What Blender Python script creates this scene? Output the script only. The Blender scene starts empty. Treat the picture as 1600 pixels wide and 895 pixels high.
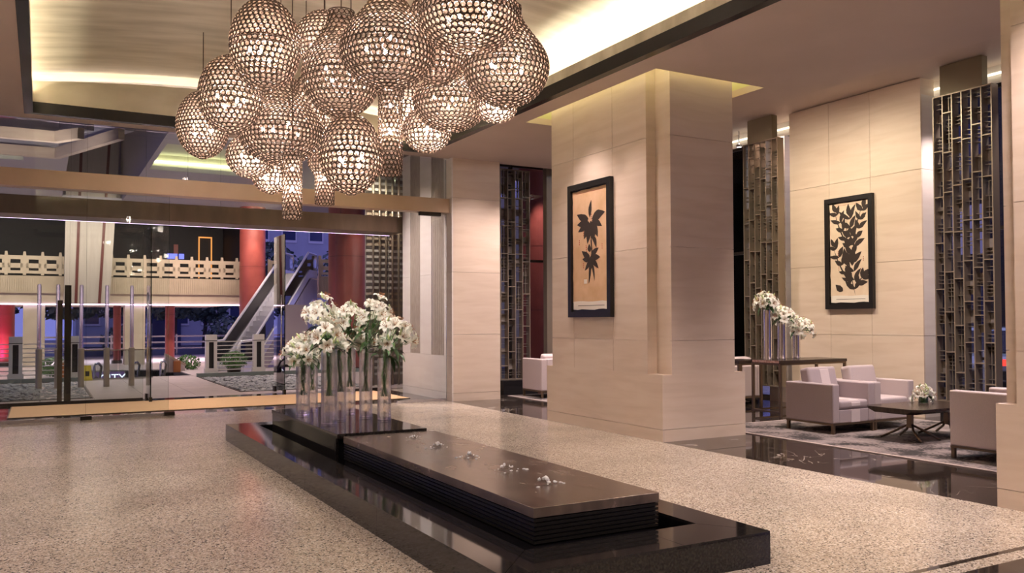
import bpy, bmesh, math, random
from mathutils import Vector, Matrix
random.seed(7)
PI = math.pi
scene = bpy.context.scene
COL = scene.collection

# ------------------------------------------------------------------ camera
F_PX, CY = 1329.97, 470.79
YAW, PITCH, ROLL = 0.505799, 0.02284, -0.003709
cam_d = bpy.data.cameras.new('camera'); cam = bpy.data.objects.new('camera', cam_d); COL.objects.link(cam)
cam_d.sensor_fit = 'HORIZONTAL'; cam_d.sensor_width = 36.0
cam_d.lens = F_PX / 1600 * 36.0
cam_d.shift_y = (CY - 447.5) / 1600
cam_d.clip_start = 0.05; cam_d.clip_end = 500
fw = Vector((math.sin(YAW) * math.cos(PITCH), math.cos(YAW) * math.cos(PITCH), math.sin(PITCH)))
rt = Vector((math.cos(YAW), -math.sin(YAW), 0)); up = rt.cross(fw)
rt2 = math.cos(ROLL) * rt + math.sin(ROLL) * up; up2 = -math.sin(ROLL) * rt + math.cos(ROLL) * up
M = Matrix((rt2, up2, -fw)).transposed().to_4x4(); M.translation = (0, 0, 1.6)
cam.matrix_world = M
scene.camera = cam

# ------------------------------------------------------------------ world: even dusk sky
world = bpy.data.worlds.new('World'); scene.world = world; world.use_nodes = True
bg = world.node_tree.nodes['Background']
bg.inputs[0].default_value = (0.13, 0.12, 0.38, 1); bg.inputs[1].default_value = 1.15

# ------------------------------------------------------------------ exposure
vs = scene.view_settings
vs.view_transform = 'Standard'; vs.look = 'None'; vs.gamma = 1.0; vs.use_curve_mapping = False
vs.exposure = 0.85

WARM = (1.0, 0.80, 0.66)
PINK = (1.0, 0.82, 0.78)
LED = (1.0, 0.90, 0.68)
def light(name, kind, loc, energy, color, size=0.1, target=None, angle=60, blend=0.6, parent=None, size_y=None):
    d = bpy.data.lights.new(name, kind); d.energy = energy; d.color = color
    if kind == 'AREA':
        d.size = size; d.spread = math.radians(115)
        if size_y: d.shape = 'RECTANGLE'; d.size_y = size_y
    else:
        d.shadow_soft_size = size
    if kind == 'SPOT': d.spot_size = math.radians(angle); d.spot_blend = blend
    o = bpy.data.objects.new(name, d); COL.objects.link(o); o.location = loc
    if parent: o.parent = parent
    if target is not None:
        o.rotation_euler = (Vector(target) - Vector(loc)).to_track_quat('-Z', 'Y').to_euler()
    return o
# general fill: spots added at the lobby and lounge ceilings, without fixtures
K = 1.3
for (x, y, tx, ty, e, a) in (
    (6.85, 3.0, 6.3, 4.6, 420, 85), (6.85, 6.3, 6.0, 6.9, 460, 85), (6.85, 13.6, 6.7, 13.2, 340, 95),
    (-1.5, 1.5, 0.0, 2.5, 300, 105), (-1.5, 5.5, -0.4, 6.0, 260, 105), (-1.5, 9.5, -0.4, 9.5, 280, 105), (-1.5, 13.0, 0.0, 12.8, 280, 105),
    (1.2, -0.2, 1.6, 1.5, 260, 105), (5.2, -0.2, 5.4, 2.0, 320, 105)):
    light('down_spot', 'SPOT', (x, y, 4.84), e * K, PINK, 0.25, (tx, ty, 0), a, 0.9)
for (x, y, tx, ty, tz, e, a) in (
    (9.95, 11.2, 12.6, 10.9, 2.2, 160, 110), (9.95, 9.4, 12.6, 9.3, 2.2, 160, 110), (9.95, 7.2, 10.4, 7.8, 0.0, 380, 110),
    (9.95, 5.2, 9.8, 5.6, 0.0, 340, 105), (9.95, 13.4, 9.8, 13.6, 0, 400, 115), (9.2, 14.6, 8.6, 15.2, 0.3, 260, 100)):
    light('down_spot', 'SPOT', (x, y, 5.48 if x > 9.7 else 4.84), e * K, (1.0, 0.86, 0.64) if tz > 1 else PINK, 0.15, (tx, ty, tz), a, 0.9)
# spots added to brighten the lilies, without fixtures
for (x, y, z, tx, ty, tz, e, a) in ((6.3, 12.2, 4.84, 3.2, 9.9, 1.4, 420, 26), (0.1, 8.0, 4.84, 3.1, 9.9, 1.4, 420, 26), (9.9, 9.6, 5.48, 11.0, 10.4, 1.6, 70, 30)):
    light('lily_fill_spot', 'SPOT', (x, y, z), e, (1.0, 0.93, 0.88), 0.08, (tx, ty, tz), a, 0.6)
# centre pillar scallop; other wash spots added to brighten pillars and entrance reveal
for (x, y, z, tx, ty, tz, e, a) in ((6.30, 10.4, 4.84, 7.15, 10.4, 1.0, 130, 80), (6.30, 9.4, 4.84, 7.15, 9.4, 0.6, 80, 70), (4.4, 17.0, 5.85, 7.2, 16.8, 1.5, 800, 62),
    (7.6, 13.9, 4.84, 7.7, 15.42, 1.4, 230, 85), (6.4, 3.6, 4.84, 7.15, 3.6, 1.4, 150, 85)):
    light('wall_wash_spot', 'SPOT', (x, y, z), e, PINK, 0.10, (tx, ty, tz), a, 1.0)

# ------------------------------------------------------------------ materials
def newmat(name):
    m = bpy.data.materials.new(name); m.use_nodes = True
    nt = m.node_tree; b = nt.nodes['Principled BSDF']
    return m, nt, b
def col4(c): return (c[0], c[1], c[2], 1.0)
def mat(name, c, rough=0.5, metal=0.0, spec=0.5, coat=0.0):
    m, nt, b = newmat(name)
    b.inputs['Base Color'].default_value = col4(c); b.inputs['Roughness'].default_value = rough
    b.inputs['Metallic'].default_value = metal; b.inputs['Specular IOR Level'].default_value = spec
    b.inputs['Coat Weight'].default_value = coat
    return m
def N(nt, t, **kw):
    n = nt.nodes.new(t)
    for k, v in kw.items(): setattr(n, k, v)
    return n
def noise_mat(name, stops, scale=(1, 1, 1), detail=4.0, nscale=1.0, rough=0.4, metal=0.0, bump=0.0, objspace=False, rough_var=0.0, rand=0.0, distortion=0.0, coat=0.0):
    """noise -> colour ramp over world or object position; optional bump and per-piece value jitter"""
    m, nt, b = newmat(name); L = nt.links
    if objspace:
        tc = N(nt, 'ShaderNodeTexCoord'); src = tc.outputs['Object']
    else:
        g = N(nt, 'ShaderNodeNewGeometry'); src = g.outputs['Position']
    mp = N(nt, 'ShaderNodeMapping'); mp.inputs['Scale'].default_value = scale; L.new(src, mp.inputs['Vector'])
    nz = N(nt, 'ShaderNodeTexNoise'); nz.inputs['Scale'].default_value = nscale; nz.inputs['Detail'].default_value = detail
    nz.inputs['Distortion'].default_value = distortion
    L.new(mp.outputs[0], nz.inputs['Vector'])
    r = N(nt, 'ShaderNodeValToRGB'); els = r.color_ramp.elements
    while len(els) < len(stops): els.new(0.5)
    for e, (p, c) in zip(els, stops): e.position = p; e.color = col4(c)
    L.new(nz.outputs['Fac'], r.inputs['Fac'])
    out = r.outputs['Color']
    if rand:
        oi = N(nt, 'ShaderNodeObjectInfo'); mr = N(nt, 'ShaderNodeMapRange')
        mr.inputs['To Min'].default_value = 1 - rand; mr.inputs['To Max'].default_value = 1 + rand
        L.new(oi.outputs['Random'], mr.inputs['Value'])
        hs = N(nt, 'ShaderNodeHueSaturation'); L.new(mr.outputs[0], hs.inputs['Value']); L.new(out, hs.inputs['Color']); out = hs.outputs['Color']
    L.new(out, b.inputs['Base Color'])
    b.inputs['Roughness'].default_value = rough; b.inputs['Metallic'].default_value = metal; b.inputs['Coat Weight'].default_value = coat
    if rough_var:
        mr = N(nt, 'ShaderNodeMapRange'); mr.inputs['To Min'].default_value = rough - rough_var; mr.inputs['To Max'].default_value = rough + rough_var
        L.new(nz.outputs['Fac'], mr.inputs['Value']); L.new(mr.outputs[0], b.inputs['Roughness'])
    if bump:
        bp = N(nt, 'ShaderNodeBump'); bp.inputs['Strength'].default_value = bump; bp.inputs['Distance'].default_value = 0.01
        L.new(nz.outputs['Fac'], bp.inputs['Height']); L.new(bp.outputs[0], b.inputs['Normal'])
    return m
def emit(name, c, s):
    m, nt, b = newmat(name)
    b.inputs['Base Color'].default_value = col4([x * 0.5 for x in c]); b.inputs['Emission Color'].default_value = col4(c); b.inputs['Emission Strength'].default_value = s
    return m
def thin_glass(name, tint, refl=1.0, fres=1.45, rough=0.0):
    m, nt, b = newmat(name); nt.nodes.remove(b); L = nt.links
    out = nt.nodes['Material Output']
    tr = N(nt, 'ShaderNodeBsdfTransparent'); tr.inputs[0].default_value = col4(tint)
    gl = N(nt, 'ShaderNodeBsdfGlossy'); gl.inputs['Roughness'].default_value = rough; gl.inputs[0].default_value = (refl, refl, refl, 1)
    fr = N(nt, 'ShaderNodeFresnel'); fr.inputs['IOR'].default_value = fres
    mx = N(nt, 'ShaderNodeMixShader'); L.new(fr.outputs[0], mx.inputs[0]); L.new(tr.outputs[0], mx.inputs[1]); L.new(gl.outputs[0], mx.inputs[2])
    L.new(mx.outputs[0], out.inputs[0])
    return m

M_STONE = noise_mat('cream_limestone', [(0.30, (0.64, 0.51, 0.405)), (0.52, (0.69, 0.56, 0.455)), (0.75, (0.72, 0.60, 0.50))], (0.5, 0.5, 4.0), 5, 2.2, 0.42, rand=0.03, distortion=0.6)
M_STONE_PALE = noise_mat('pale_limestone', [(0.3, (0.68, 0.60, 0.56)), (0.7, (0.74, 0.67, 0.63))], (0.5, 0.5, 3), 4, 3.0, 0.45, rand=0.02)
M_STONE_TEX = noise_mat('ribbed_stone', [(0.3, (0.40, 0.33, 0.28)), (0.7, (0.55, 0.47, 0.41))], (6, 6, 0.6), 4, 12, 0.6, bump=0.4)
M_CORE = mat('joint_shadow_stone', (0.30, 0.25, 0.21), 0.8)
def granite():
    m, nt, b = newmat('speckled_granite'); L = nt.links
    g = N(nt, 'ShaderNodeNewGeometry')
    v = N(nt, 'ShaderNodeTexVoronoi'); v.inputs['Scale'].default_value = 95; L.new(g.outputs['Position'], v.inputs['Vector'])
    r = N(nt, 'ShaderNodeValToRGB'); r.color_ramp.interpolation = 'CONSTANT'
    e = r.color_ramp.elements; e[0].position = 0.0; e[0].color = (0.10, 0.08, 0.07, 1); e[1].position = 0.13; e[1].color = (0.36, 0.295, 0.225, 1)
    for p, c in ((0.34, (0.44, 0.37, 0.295, 1)), (0.62, (0.54, 0.465, 0.38, 1)), (0.88, (0.66, 0.59, 0.51, 1))):
        x = e.new(p); x.color = c
    sx = N(nt, 'ShaderNodeSeparateColor'); L.new(v.outputs['Color'], sx.inputs[0]); L.new(sx.outputs[0], r.inputs['Fac'])
    nz = N(nt, 'ShaderNodeTexNoise'); nz.inputs['Scale'].default_value = 1.1; nz.inputs['Detail'].default_value = 3; L.new(g.outputs['Position'], nz.inputs['Vector'])
    mr = N(nt, 'ShaderNodeMapRange'); mr.inputs['To Min'].default_value = 0.70; mr.inputs['To Max'].default_value = 1.20; L.new(nz.outputs['Fac'], mr.inputs['Value'])
    oi = N(nt, 'ShaderNodeObjectInfo'); m2 = N(nt, 'ShaderNodeMapRange'); m2.inputs['To Min'].default_value = 0.96; m2.inputs['To Max'].default_value = 1.04; L.new(oi.outputs['Random'], m2.inputs['Value'])
    mu = N(nt, 'ShaderNodeMath', operation='MULTIPLY'); L.new(mr.outputs[0], mu.inputs[0]); L.new(m2.outputs[0], mu.inputs[1])
    hs = N(nt, 'ShaderNodeHueSaturation'); L.new(r.outputs[0], hs.inputs['Color']); L.new(mu.outputs[0], hs.inputs['Value'])
    L.new(hs.outputs[0], b.inputs['Base Color']); b.inputs['Roughness'].default_value = 0.20
    return m
M_GRANITE = granite()
def marble(name, base, vein, sc, rough, amount=0.03):
    m, nt, b = newmat(name); L = nt.links
    g = N(nt, 'ShaderNodeNewGeometry')
    nz = N(nt, 'ShaderNodeTexNoise'); nz.inputs['Scale'].default_value = sc; nz.inputs['Detail'].default_value = 6; nz.inputs['Distortion'].default_value = 1.2
    L.new(g.outputs['Position'], nz.inputs['Vector'])
    ab = N(nt, 'ShaderNodeMath', operation='SUBTRACT'); ab.inputs[1].default_value = 0.5; L.new(nz.outputs['Fac'], ab.inputs[0])
    a2 = N(nt, 'ShaderNodeMath', operation='ABSOLUTE'); L.new(ab.outputs[0], a2.inputs[0])
    r = N(nt, 'ShaderNodeValToRGB'); e = r.color_ramp.elements
    e[0].position = 0.0; e[0].color = col4(vein); e[1].position = amount * 0.25; e[1].color = col4(base)
    L.new(a2.outputs[0], r.inputs[0])
    n2 = N(nt, 'ShaderNodeTexNoise'); n2.inputs['Scale'].default_value = sc * 0.7; L.new(g.outputs['Position'], n2.inputs['Vector'])
    r2 = N(nt, 'ShaderNodeValToRGB'); r2.color_ramp.elements[0].position = 0.5; r2.color_ramp.elements[1].position = 0.62; L.new(n2.outputs['Fac'], r2.inputs[0])
    mx = N(nt, 'ShaderNodeMix', data_type='RGBA'); mx.inputs[6].default_value = col4(base); L.new(r2.outputs[0], mx.inputs[0]); L.new(r.outputs[0], mx.inputs[7])
    L.new(mx.outputs[2], b.inputs['Base Color']); b.inputs['Roughness'].default_value = rough
    return m
M_MARBLE = marble('dark_brown_marble', (0.030, 0.022, 0.018), (0.55, 0.48, 0.42), 1.3, 0.04, 0.03)
M_BLACK_GRANITE = noise_mat('black_granite', [(0.35, (0.010, 0.009, 0.008)), (0.65, (0.030, 0.027, 0.022))], (1, 1, 1), 2, 60, 0.10)
M_BLACK_POLISH = noise_mat('polished_black_granite', [(0.35, (0.012, 0.011, 0.011)), (0.65, (0.022, 0.019, 0.018))], (1, 1, 1), 2, 40, 0.06)
M_WELL = mat('dark_water_basin', (0.004, 0.004, 0.004), 0.1)
M_BRONZE_SLAB = noise_mat('wet_bronze_stone', [(0.25, (0.12, 0.09, 0.075)), (0.5, (0.19, 0.145, 0.12)), (0.78, (0.31, 0.23, 0.185))], (2.2, 0.9, 1), 9, 3.2, 0.24, metal=0.5, bump=0.10, rough_var=0.12, distortion=0.4)
M_CEIL = noise_mat('taupe_ceiling_plaster', [(0.3, (0.55, 0.44, 0.375)), (0.7, (0.58, 0.465, 0.40))], (1, 1, 1), 2, 1.5, 0.7)
M_BLACK = mat('black_lacquer_trim', (0.012, 0.011, 0.013), 0.25)
M_GOLD = noise_mat('gold_leaf', [(0.30, (0.46, 0.42, 0.32)), (0.5, (0.60, 0.555, 0.445)), (0.72, (0.73, 0.69, 0.58))], (0.5, 2.4, 1.0), 9, 1.6, 0.36, metal=0.35, bump=0.05, rough_var=0.1)
M_BEAM = noise_mat('brushed_bronze_beam', [(0.3, (0.56, 0.42, 0.30)), (0.7, (0.66, 0.51, 0.39))], (1.2, 1, 1), 4, 1.0, 0.42, metal=0.45)
M_BEAM_DK = noise_mat('dull_bronze_beam', [(0.3, (0.20, 0.15, 0.11)), (0.7, (0.25, 0.19, 0.14))], (4, 1, 1), 4, 1.5, 0.45, metal=0.5)
M_SCREEN = mat('bronze_screen_metal', (0.30, 0.245, 0.19), 0.35, 0.55)
M_SCREEN_PLATE = mat('bronze_screen_plate', (0.30, 0.27, 0.25), 0.4, 0.4)
M_SLAT = mat('dark_bronze_slat', (0.22, 0.19, 0.16), 0.4, 0.5)
M_HANGER = mat('olive_bronze_panel', (0.20, 0.17, 0.11), 0.5, 0.3)
M_FABRIC = noise_mat('lilac_grey_wool', [(0.3, (0.38, 0.315, 0.335)), (0.7, (0.44, 0.37, 0.39))], (1, 1, 1), 2, 220, 0.9, bump=0.15)
M_FABRIC_LT = noise_mat('pale_lilac_wool', [(0.3, (0.60, 0.51, 0.52)), (0.7, (0.66, 0.57, 0.58))], (1, 1, 1), 2, 220, 0.9, bump=0.15)
M_LEATHER = noise_mat('blush_leather', [(0.3, (0.56, 0.46, 0.46)), (0.7, (0.60, 0.50, 0.50))], (1, 1, 1), 2, 90, 0.45, bump=0.05)
M_BRASS = mat('aged_brass', (0.20, 0.145, 0.10), 0.32, 0.8)
M_DARKWOOD = noise_mat('dark_walnut', [(0.3, (0.028, 0.018, 0.013)), (0.7, (0.05, 0.033, 0.024))], (1, 12, 1), 4, 2, 0.25, objspace=True)
def carpet():
    m, nt, b = newmat('blotched_grey_carpet'); L = nt.links
    g = N(nt, 'ShaderNodeNewGeometry')
    n1 = N(nt, 'ShaderNodeTexNoise'); n1.inputs['Scale'].default_value = 1.9; n1.inputs['Detail'].default_value = 2; L.new(g.outputs['Position'], n1.inputs['Vector'])
    n2 = N(nt, 'ShaderNodeTexNoise'); n2.inputs['Scale'].default_value = 26; n2.inputs['Detail'].default_value = 3; L.new(g.outputs['Position'], n2.inputs['Vector'])
    ad = N(nt, 'ShaderNodeMath', operation='MULTIPLY_ADD'); ad.inputs[1].default_value = 0.55; L.new(n2.outputs['Fac'], ad.inputs[0]); L.new(n1.outputs['Fac'], ad.inputs[2])
    r = N(nt, 'ShaderNodeValToRGB'); e = r.color_ramp.elements
    e[0].position = 0.60; e[0].color = (0.27, 0.225, 0.215, 1); e[1].position = 0.93; e[1].color = (0.03, 0.026, 0.026, 1)
    x = e.new(0.80); x.color = (0.17, 0.14, 0.135, 1); x = e.new(0.85); x.color = (0.05, 0.042, 0.04, 1)
    L.new(ad.outputs[0], r.inputs[0]); L.new(r.outputs[0], b.inputs['Base Color']); b.inputs['Roughness'].default_value = 1.0
    bp = N(nt, 'ShaderNodeBump'); bp.inputs['Strength'].default_value = 0.4; bp.inputs['Distance'].default_value = 0.004; L.new(n2.outputs['Fac'], bp.inputs['Height']); L.new(bp.outputs[0], b.inputs['Normal'])
    return m
M_CARPET = carpet()
M_CARPET_EDGE = mat('carpet_binding', (0.40, 0.33, 0.31), 0.95)
M_GLASS = thin_glass('clear_sheet_glass', (0.93, 0.96, 0.95), 0.9, 1.35)
M_GLASS_EDGE = thin_glass('green_glass_edge', (0.25, 0.45, 0.42), 0.9, 1.5)
M_GLASS_WIN = thin_glass('window_glass', (0.75, 0.78, 0.80), 0.9, 1.4)
def real_glass(name, tint, mixf=0.35):
    m, nt, b = newmat(name); nt.nodes.remove(b); L = nt.links
    g = N(nt, 'ShaderNodeBsdfGlass'); g.inputs['Color'].default_value = col4(tint); g.inputs['IOR'].default_value = 1.45; g.inputs['Roughness'].default_value = 0.0
    t = N(nt, 'ShaderNodeBsdfTransparent'); t.inputs[0].default_value = col4(tint)
    mx = N(nt, 'ShaderNodeMixShader'); mx.inputs[0].default_value = mixf; L.new(g.outputs[0], mx.inputs[1]); L.new(t.outputs[0], mx.inputs[2]); L.new(mx.outputs[0], nt.nodes['Material Output'].inputs[0])
    return m
M_VASE = real_glass('vase_glass', (1.0, 1.0, 1.0), 0.45)
M_ACRYLIC = real_glass('clear_acrylic', (0.95, 0.95, 1.0), 0.3)
M_MIRROR = mat('silvered_glass', (0.86, 0.84, 0.84), 0.06, 1.0)
M_STEEL = mat('brushed_steel', (0.62, 0.62, 0.66), 0.25, 0.9)
def petal_mat():
    m, nt, b = newmat('white_lily_petal'); L = nt.links
    b.inputs['Base Color'].default_value = (0.95, 0.93, 0.88, 1); b.inputs['Roughness'].default_value = 0.6
    t = N(nt, 'ShaderNodeBsdfTranslucent'); t.inputs[0].default_value = (0.85, 0.85, 0.72, 1)
    mx = N(nt, 'ShaderNodeMixShader'); mx.inputs[0].default_value = 0.3
    L.new(b.outputs[0], mx.inputs[1]); L.new(t.outputs[0], mx.inputs[2]); L.new(mx.outputs[0], nt.nodes['Material Output'].inputs[0])
    return m
M_PETAL = petal_mat()
M_BUD = mat('pale_green_bud', (0.50, 0.58, 0.28), 0.5)
M_LEAF = mat('dark_green_leaf', (0.03, 0.075, 0.022), 0.4)
M_STEM = mat('lily_stem_green', (0.09, 0.20, 0.06), 0.45)
M_ANTHER = mat('rust_anther', (0.35, 0.12, 0.03), 0.8)
M_RED = noise_mat('red_stone_column', [(0.3, (0.22, 0.045, 0.036)), (0.7, (0.28, 0.062, 0.05))], (1, 1, 1), 3, 3, 0.45)
M_REDDK = mat('dark_red_stripe', (0.10, 0.02, 0.018), 0.5)
M_CONC = noise_mat('warm_concrete', [(0.3, (0.44, 0.36, 0.27)), (0.7, (0.52, 0.43, 0.33))], (1, 1, 1), 4, 2, 0.75)
M_CONC_DK = mat('slot_dark', (0.02, 0.018, 0.02), 0.8)
M_PIER = noise_mat('grey_clad_pier', [(0.3, (0.36, 0.31, 0.28)), (0.7, (0.42, 0.37, 0.33))], (6, 6, 0.3), 3, 2, 0.5)
M_SOFFIT = mat('canopy_soffit', (0.34, 0.31, 0.36), 0.5)
M_WOODTRIM = noise_mat('coffer_wood', [(0.3, (0.55, 0.42, 0.33)), (0.7, (0.62, 0.48, 0.38))], (1, 1, 6), 3, 2, 0.4)
M_PAVE = noise_mat('pinkish_paving', [(0.3, (0.50, 0.43, 0.43)), (0.7, (0.60, 0.52, 0.52))], (1, 1, 1), 3, 6, 0.35, rand=0.08)
M_KERB = mat('green_grey_kerb', (0.16, 0.20, 0.19), 0.5)
M_PEBBLE = noise_mat('grey_pebble', [(0.3, (0.16, 0.17, 0.19)), (0.7, (0.42, 0.43, 0.46))], (1, 1, 1), 3, 9, 0.5)
M_WHITE = mat('white_painted_metal', (0.72, 0.69, 0.66), 0.4)
M_DARKMETAL = mat('dark_bronze_metal', (0.035, 0.028, 0.022), 0.4, 0.5)
M_MAT = noise_mat('coir_mat', [(0.3, (0.70, 0.45, 0.25)), (0.7, (0.80, 0.55, 0.34))], (1, 1, 1), 2, 60, 1.0, bump=0.3)
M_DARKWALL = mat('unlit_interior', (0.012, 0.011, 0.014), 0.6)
M_PAPER1 = noise_mat('tan_handmade_paper', [(0.3, (0.58, 0.36, 0.20)), (0.7, (0.68, 0.45, 0.28))], (1, 1, 1), 4, 5, 0.9)
M_PAPER2 = noise_mat('cream_handmade_paper', [(0.3, (0.70, 0.54, 0.40)), (0.7, (0.78, 0.63, 0.49))], (1, 1, 1), 4, 6, 0.9)
M_PAPERW = mat('bare_paper_edge', (0.80, 0.73, 0.66), 0.9)
M_INK = mat('dark_brown_ink', (0.032, 0.020, 0.016), 0.7)
M_REDINK = mat('red_seal_ink', (0.40, 0.05, 0.03), 0.8)
M_FRAME = mat('black_frame_wood', (0.010, 0.009, 0.009), 0.35)
def crystal():
    m, nt, b = newmat('champagne_crystal'); nt.nodes.remove(b); L = nt.links
    t = N(nt, 'ShaderNodeBsdfTranslucent'); t.inputs[0].default_value = (0.93, 0.77, 0.68, 1)
    d = N(nt, 'ShaderNodeBsdfTransparent'); d.inputs[0].default_value = (0.98, 0.88, 0.80, 1)
    g = N(nt, 'ShaderNodeBsdfGlossy'); g.inputs['Roughness'].default_value = 0.12; g.inputs[0].default_value = (0.95, 0.85, 0.78, 1)
    m1 = N(nt, 'ShaderNodeMixShader'); m1.inputs[0].default_value = 0.18; L.new(t.outputs[0], m1.inputs[1]); L.new(d.outputs[0], m1.inputs[2])
    m2 = N(nt, 'ShaderNodeMixShader'); m2.inputs[0].default_value = 0.25; L.new(m1.outputs[0], m2.inputs[1]); L.new(g.outputs[0], m2.inputs[2])
    L.new(m2.outputs[0], nt.nodes['Material Output'].inputs[0])
    return m
M_CRYSTAL = crystal()
M_RING = mat('bronze_ring_wire', (0.075, 0.045, 0.03), 0.35, 0.6)
M_BULB = emit('halogen_bulb', (1.0, 0.88, 0.76), 140)
M_LED = emit('warm_led_strip', LED, 36)
M_LED_DIM = emit('dim_led_strip', (1.0, 0.93, 0.68), 1.6)
M_LED_SOFT = emit('soft_led_strip', (1.0, 0.93, 0.60), 7)
M_LED_PURPLE = emit('violet_led_strip', (0.85, 0.62, 1.0), 6)
M_LED_WHITE = emit('white_led_strip', (1.0, 0.90, 0.85), 5)
M_BLUESCREEN = emit('blue_display', (0.15, 0.18, 0.9), 0.9)
M_ORANGE = emit('orange_lit_frame', (1.0, 0.40, 0.10), 0.5)
M_SIGN = emit('violet_sign_face', (0.10, 0.05, 0.16), 0.6)
M_SIGNTEXT = emit('white_sign_letters', (0.9, 0.9, 1.0), 1.6)
M_YELLOW = mat('yellow_plastic', (0.75, 0.60, 0.05), 0.5)
M_FOLIAGE = noise_mat('dark_tree_foliage', [(0.3, (0.05, 0.09, 0.07)), (0.7, (0.16, 0.22, 0.17))], (1, 1, 1), 3, 3, 0.7)
M_FOLIAGE_LT = mat('bright_shrub_leaf', (0.10, 0.22, 0.06), 0.5)
M_BARK = mat('tree_bark', (0.10, 0.08, 0.08), 0.9)
M_ROAD = mat('asphalt', (0.06, 0.06, 0.07), 0.5)
M_FACADE = noise_mat('pale_facade', [(0.3, (0.44, 0.44, 0.46)), (0.7, (0.5, 0.5, 0.52))], (1, 1, 1), 3, 1, 0.7)
M_WINDARK = mat('facade_window', (0.05, 0.06, 0.12), 0.1)
M_TERRA = mat('terracotta_pot', (0.45, 0.16, 0.05), 0.6)
M_CARBODY = mat('silver_car_paint', (0.55, 0.57, 0.62), 0.2, 0.5)
M_CARGLASS = mat('car_glass', (0.02, 0.02, 0.03), 0.05)
M_TYRE = mat('tyre_rubber', (0.015, 0.015, 0.015), 0.8)
M_TAIL = emit('red_tail_lamp', (1.0, 0.05, 0.03), 1.5)
M_HEAD = emit('white_head_lamp', (0.9, 0.95, 1.0), 3)

# ------------------------------------------------------------------ helpers
def link(name, mesh, parent=None, loc=(0, 0, 0), rot=(0, 0, 0), scale=(1, 1, 1)):
    o = bpy.data.objects.new(name, mesh); COL.objects.link(o)
    o.location = loc; o.rotation_euler = rot; o.scale = scale
    if parent: o.parent = parent
    return o
def tag(o, label, cat, group=None):
    o['label'] = label; o['category'] = cat
    if group: o['group'] = group
    return o
def thing(name, label, cat, loc=(0, 0, 0), rz=0.0, group=None):
    o = bpy.data.objects.new(name, None); COL.objects.link(o); o.location = loc; o.rotation_euler = (0, 0, rz)
    o.empty_display_size = 0.1
    return tag(o, label, cat, group)
def structure(o, label=None):
    o['kind'] = 'structure'
    if label: o['label'] = label
    return o
def sroot(name, loc=(0, 0, 0), label=None):
    o = bpy.data.objects.new(name, None); COL.objects.link(o); o.location = loc
    return structure(o, label)
def mesh_bm(name, bm, m, smooth=False):
    me = bpy.data.meshes.new(name); bm.normal_update(); bm.to_mesh(me); bm.free()
    if m is not None: me.materials.append(m)
    if smooth:
        for p in me.polygons: p.use_smooth = True
    return me
_cubes = {}
def cube_mesh(m):
    if m.name not in _cubes:
        bm = bmesh.new(); bmesh.ops.create_cube(bm, size=1.0)
        _cubes[m.name] = mesh_bm('box_' + m.name, bm, m)
    return _cubes[m.name]
def box(name, lo, hi, m, parent=None, bevel=0.0, rot=None):
    c = [(a + b) / 2 for a, b in zip(lo, hi)]; s = [abs(b - a) for a, b in zip(lo, hi)]
    if bevel:
        bm = bmesh.new(); bmesh.ops.create_cube(bm, size=1.0); bmesh.ops.scale(bm, vec=s, verts=bm.verts)
        bmesh.ops.bevel(bm, geom=bm.edges[:], offset=bevel, segments=3 if bevel > 0.012 else 2, affect='EDGES', profile=0.6)
        me = mesh_bm(name, bm, m, False)
        for p in me.polygons: p.use_smooth = True
        o = link(name, me, parent, c)
        md = o.modifiers.new('wn', 'WEIGHTED_NORMAL')
    else:
        o = link(name, cube_mesh(m), parent, c, (0, 0, 0), s)
    if rot: o.rotation_euler = rot
    return o
def lathe_bm(prof, seg=24, bm=None, cap=True):
    bm = bm or bmesh.new(); rows = []
    for (r, z) in prof:
        rows.append([bm.verts.new((r * math.cos(2 * PI * k / seg), r * math.sin(2 * PI * k / seg), z)) for k in range(seg)])
    for a, b in zip(rows, rows[1:]):
        for k in range(seg):
            bm.faces.new((a[k], a[(k + 1) % seg], b[(k + 1) % seg], b[k]))
    if cap:
        bm.faces.new(rows[0][::-1]); bm.faces.new(rows[-1])
    return bm
def lathe(name, prof, m, parent=None, loc=(0, 0, 0), seg=24, smooth=True, cap=True, rot=(0, 0, 0)):
    me = mesh_bm(name, lathe_bm(prof, seg, cap=cap), m, smooth)
    if smooth:
        me.set_sharp_from_angle(angle=math.radians(40))
    return link(name, me, parent, loc, rot)
def tube_bm(pts, r, seg=8, bm=None, r2=None):
    bm = bm or bmesh.new(); rows = []; n = len(pts)
    pts = [Vector(p) for p in pts]
    for i, p in enumerate(pts):
        d = (pts[min(i + 1, n - 1)] - pts[max(i - 1, 0)]).normalized()
        a = d.orthogonal().normalized() if abs(d.z) > 0.99 else d.cross(Vector((0, 0, 1))).normalized()
        b = d.cross(a); rr = r if r2 is None else r + (r2 - r) * i / (n - 1)
        rows.append([bm.verts.new(p + a * rr * math.cos(2 * PI * k / seg) + b * rr * math.sin(2 * PI * k / seg)) for k in range(seg)])
    for a, b in zip(rows, rows[1:]):
        for k in range(seg): bm.faces.new((a[k], a[(k + 1) % seg], b[(k + 1) % seg], b[k]))
    bm.faces.new(rows[0][::-1]); bm.faces.new(rows[-1])
    return bm
def tube(name, pts, r, m, parent=None, seg=8, r2=None, loc=(0, 0, 0)):
    return link(name, mesh_bm(name, tube_bm(pts, r, seg, r2=r2), m, True), parent, loc)
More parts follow.
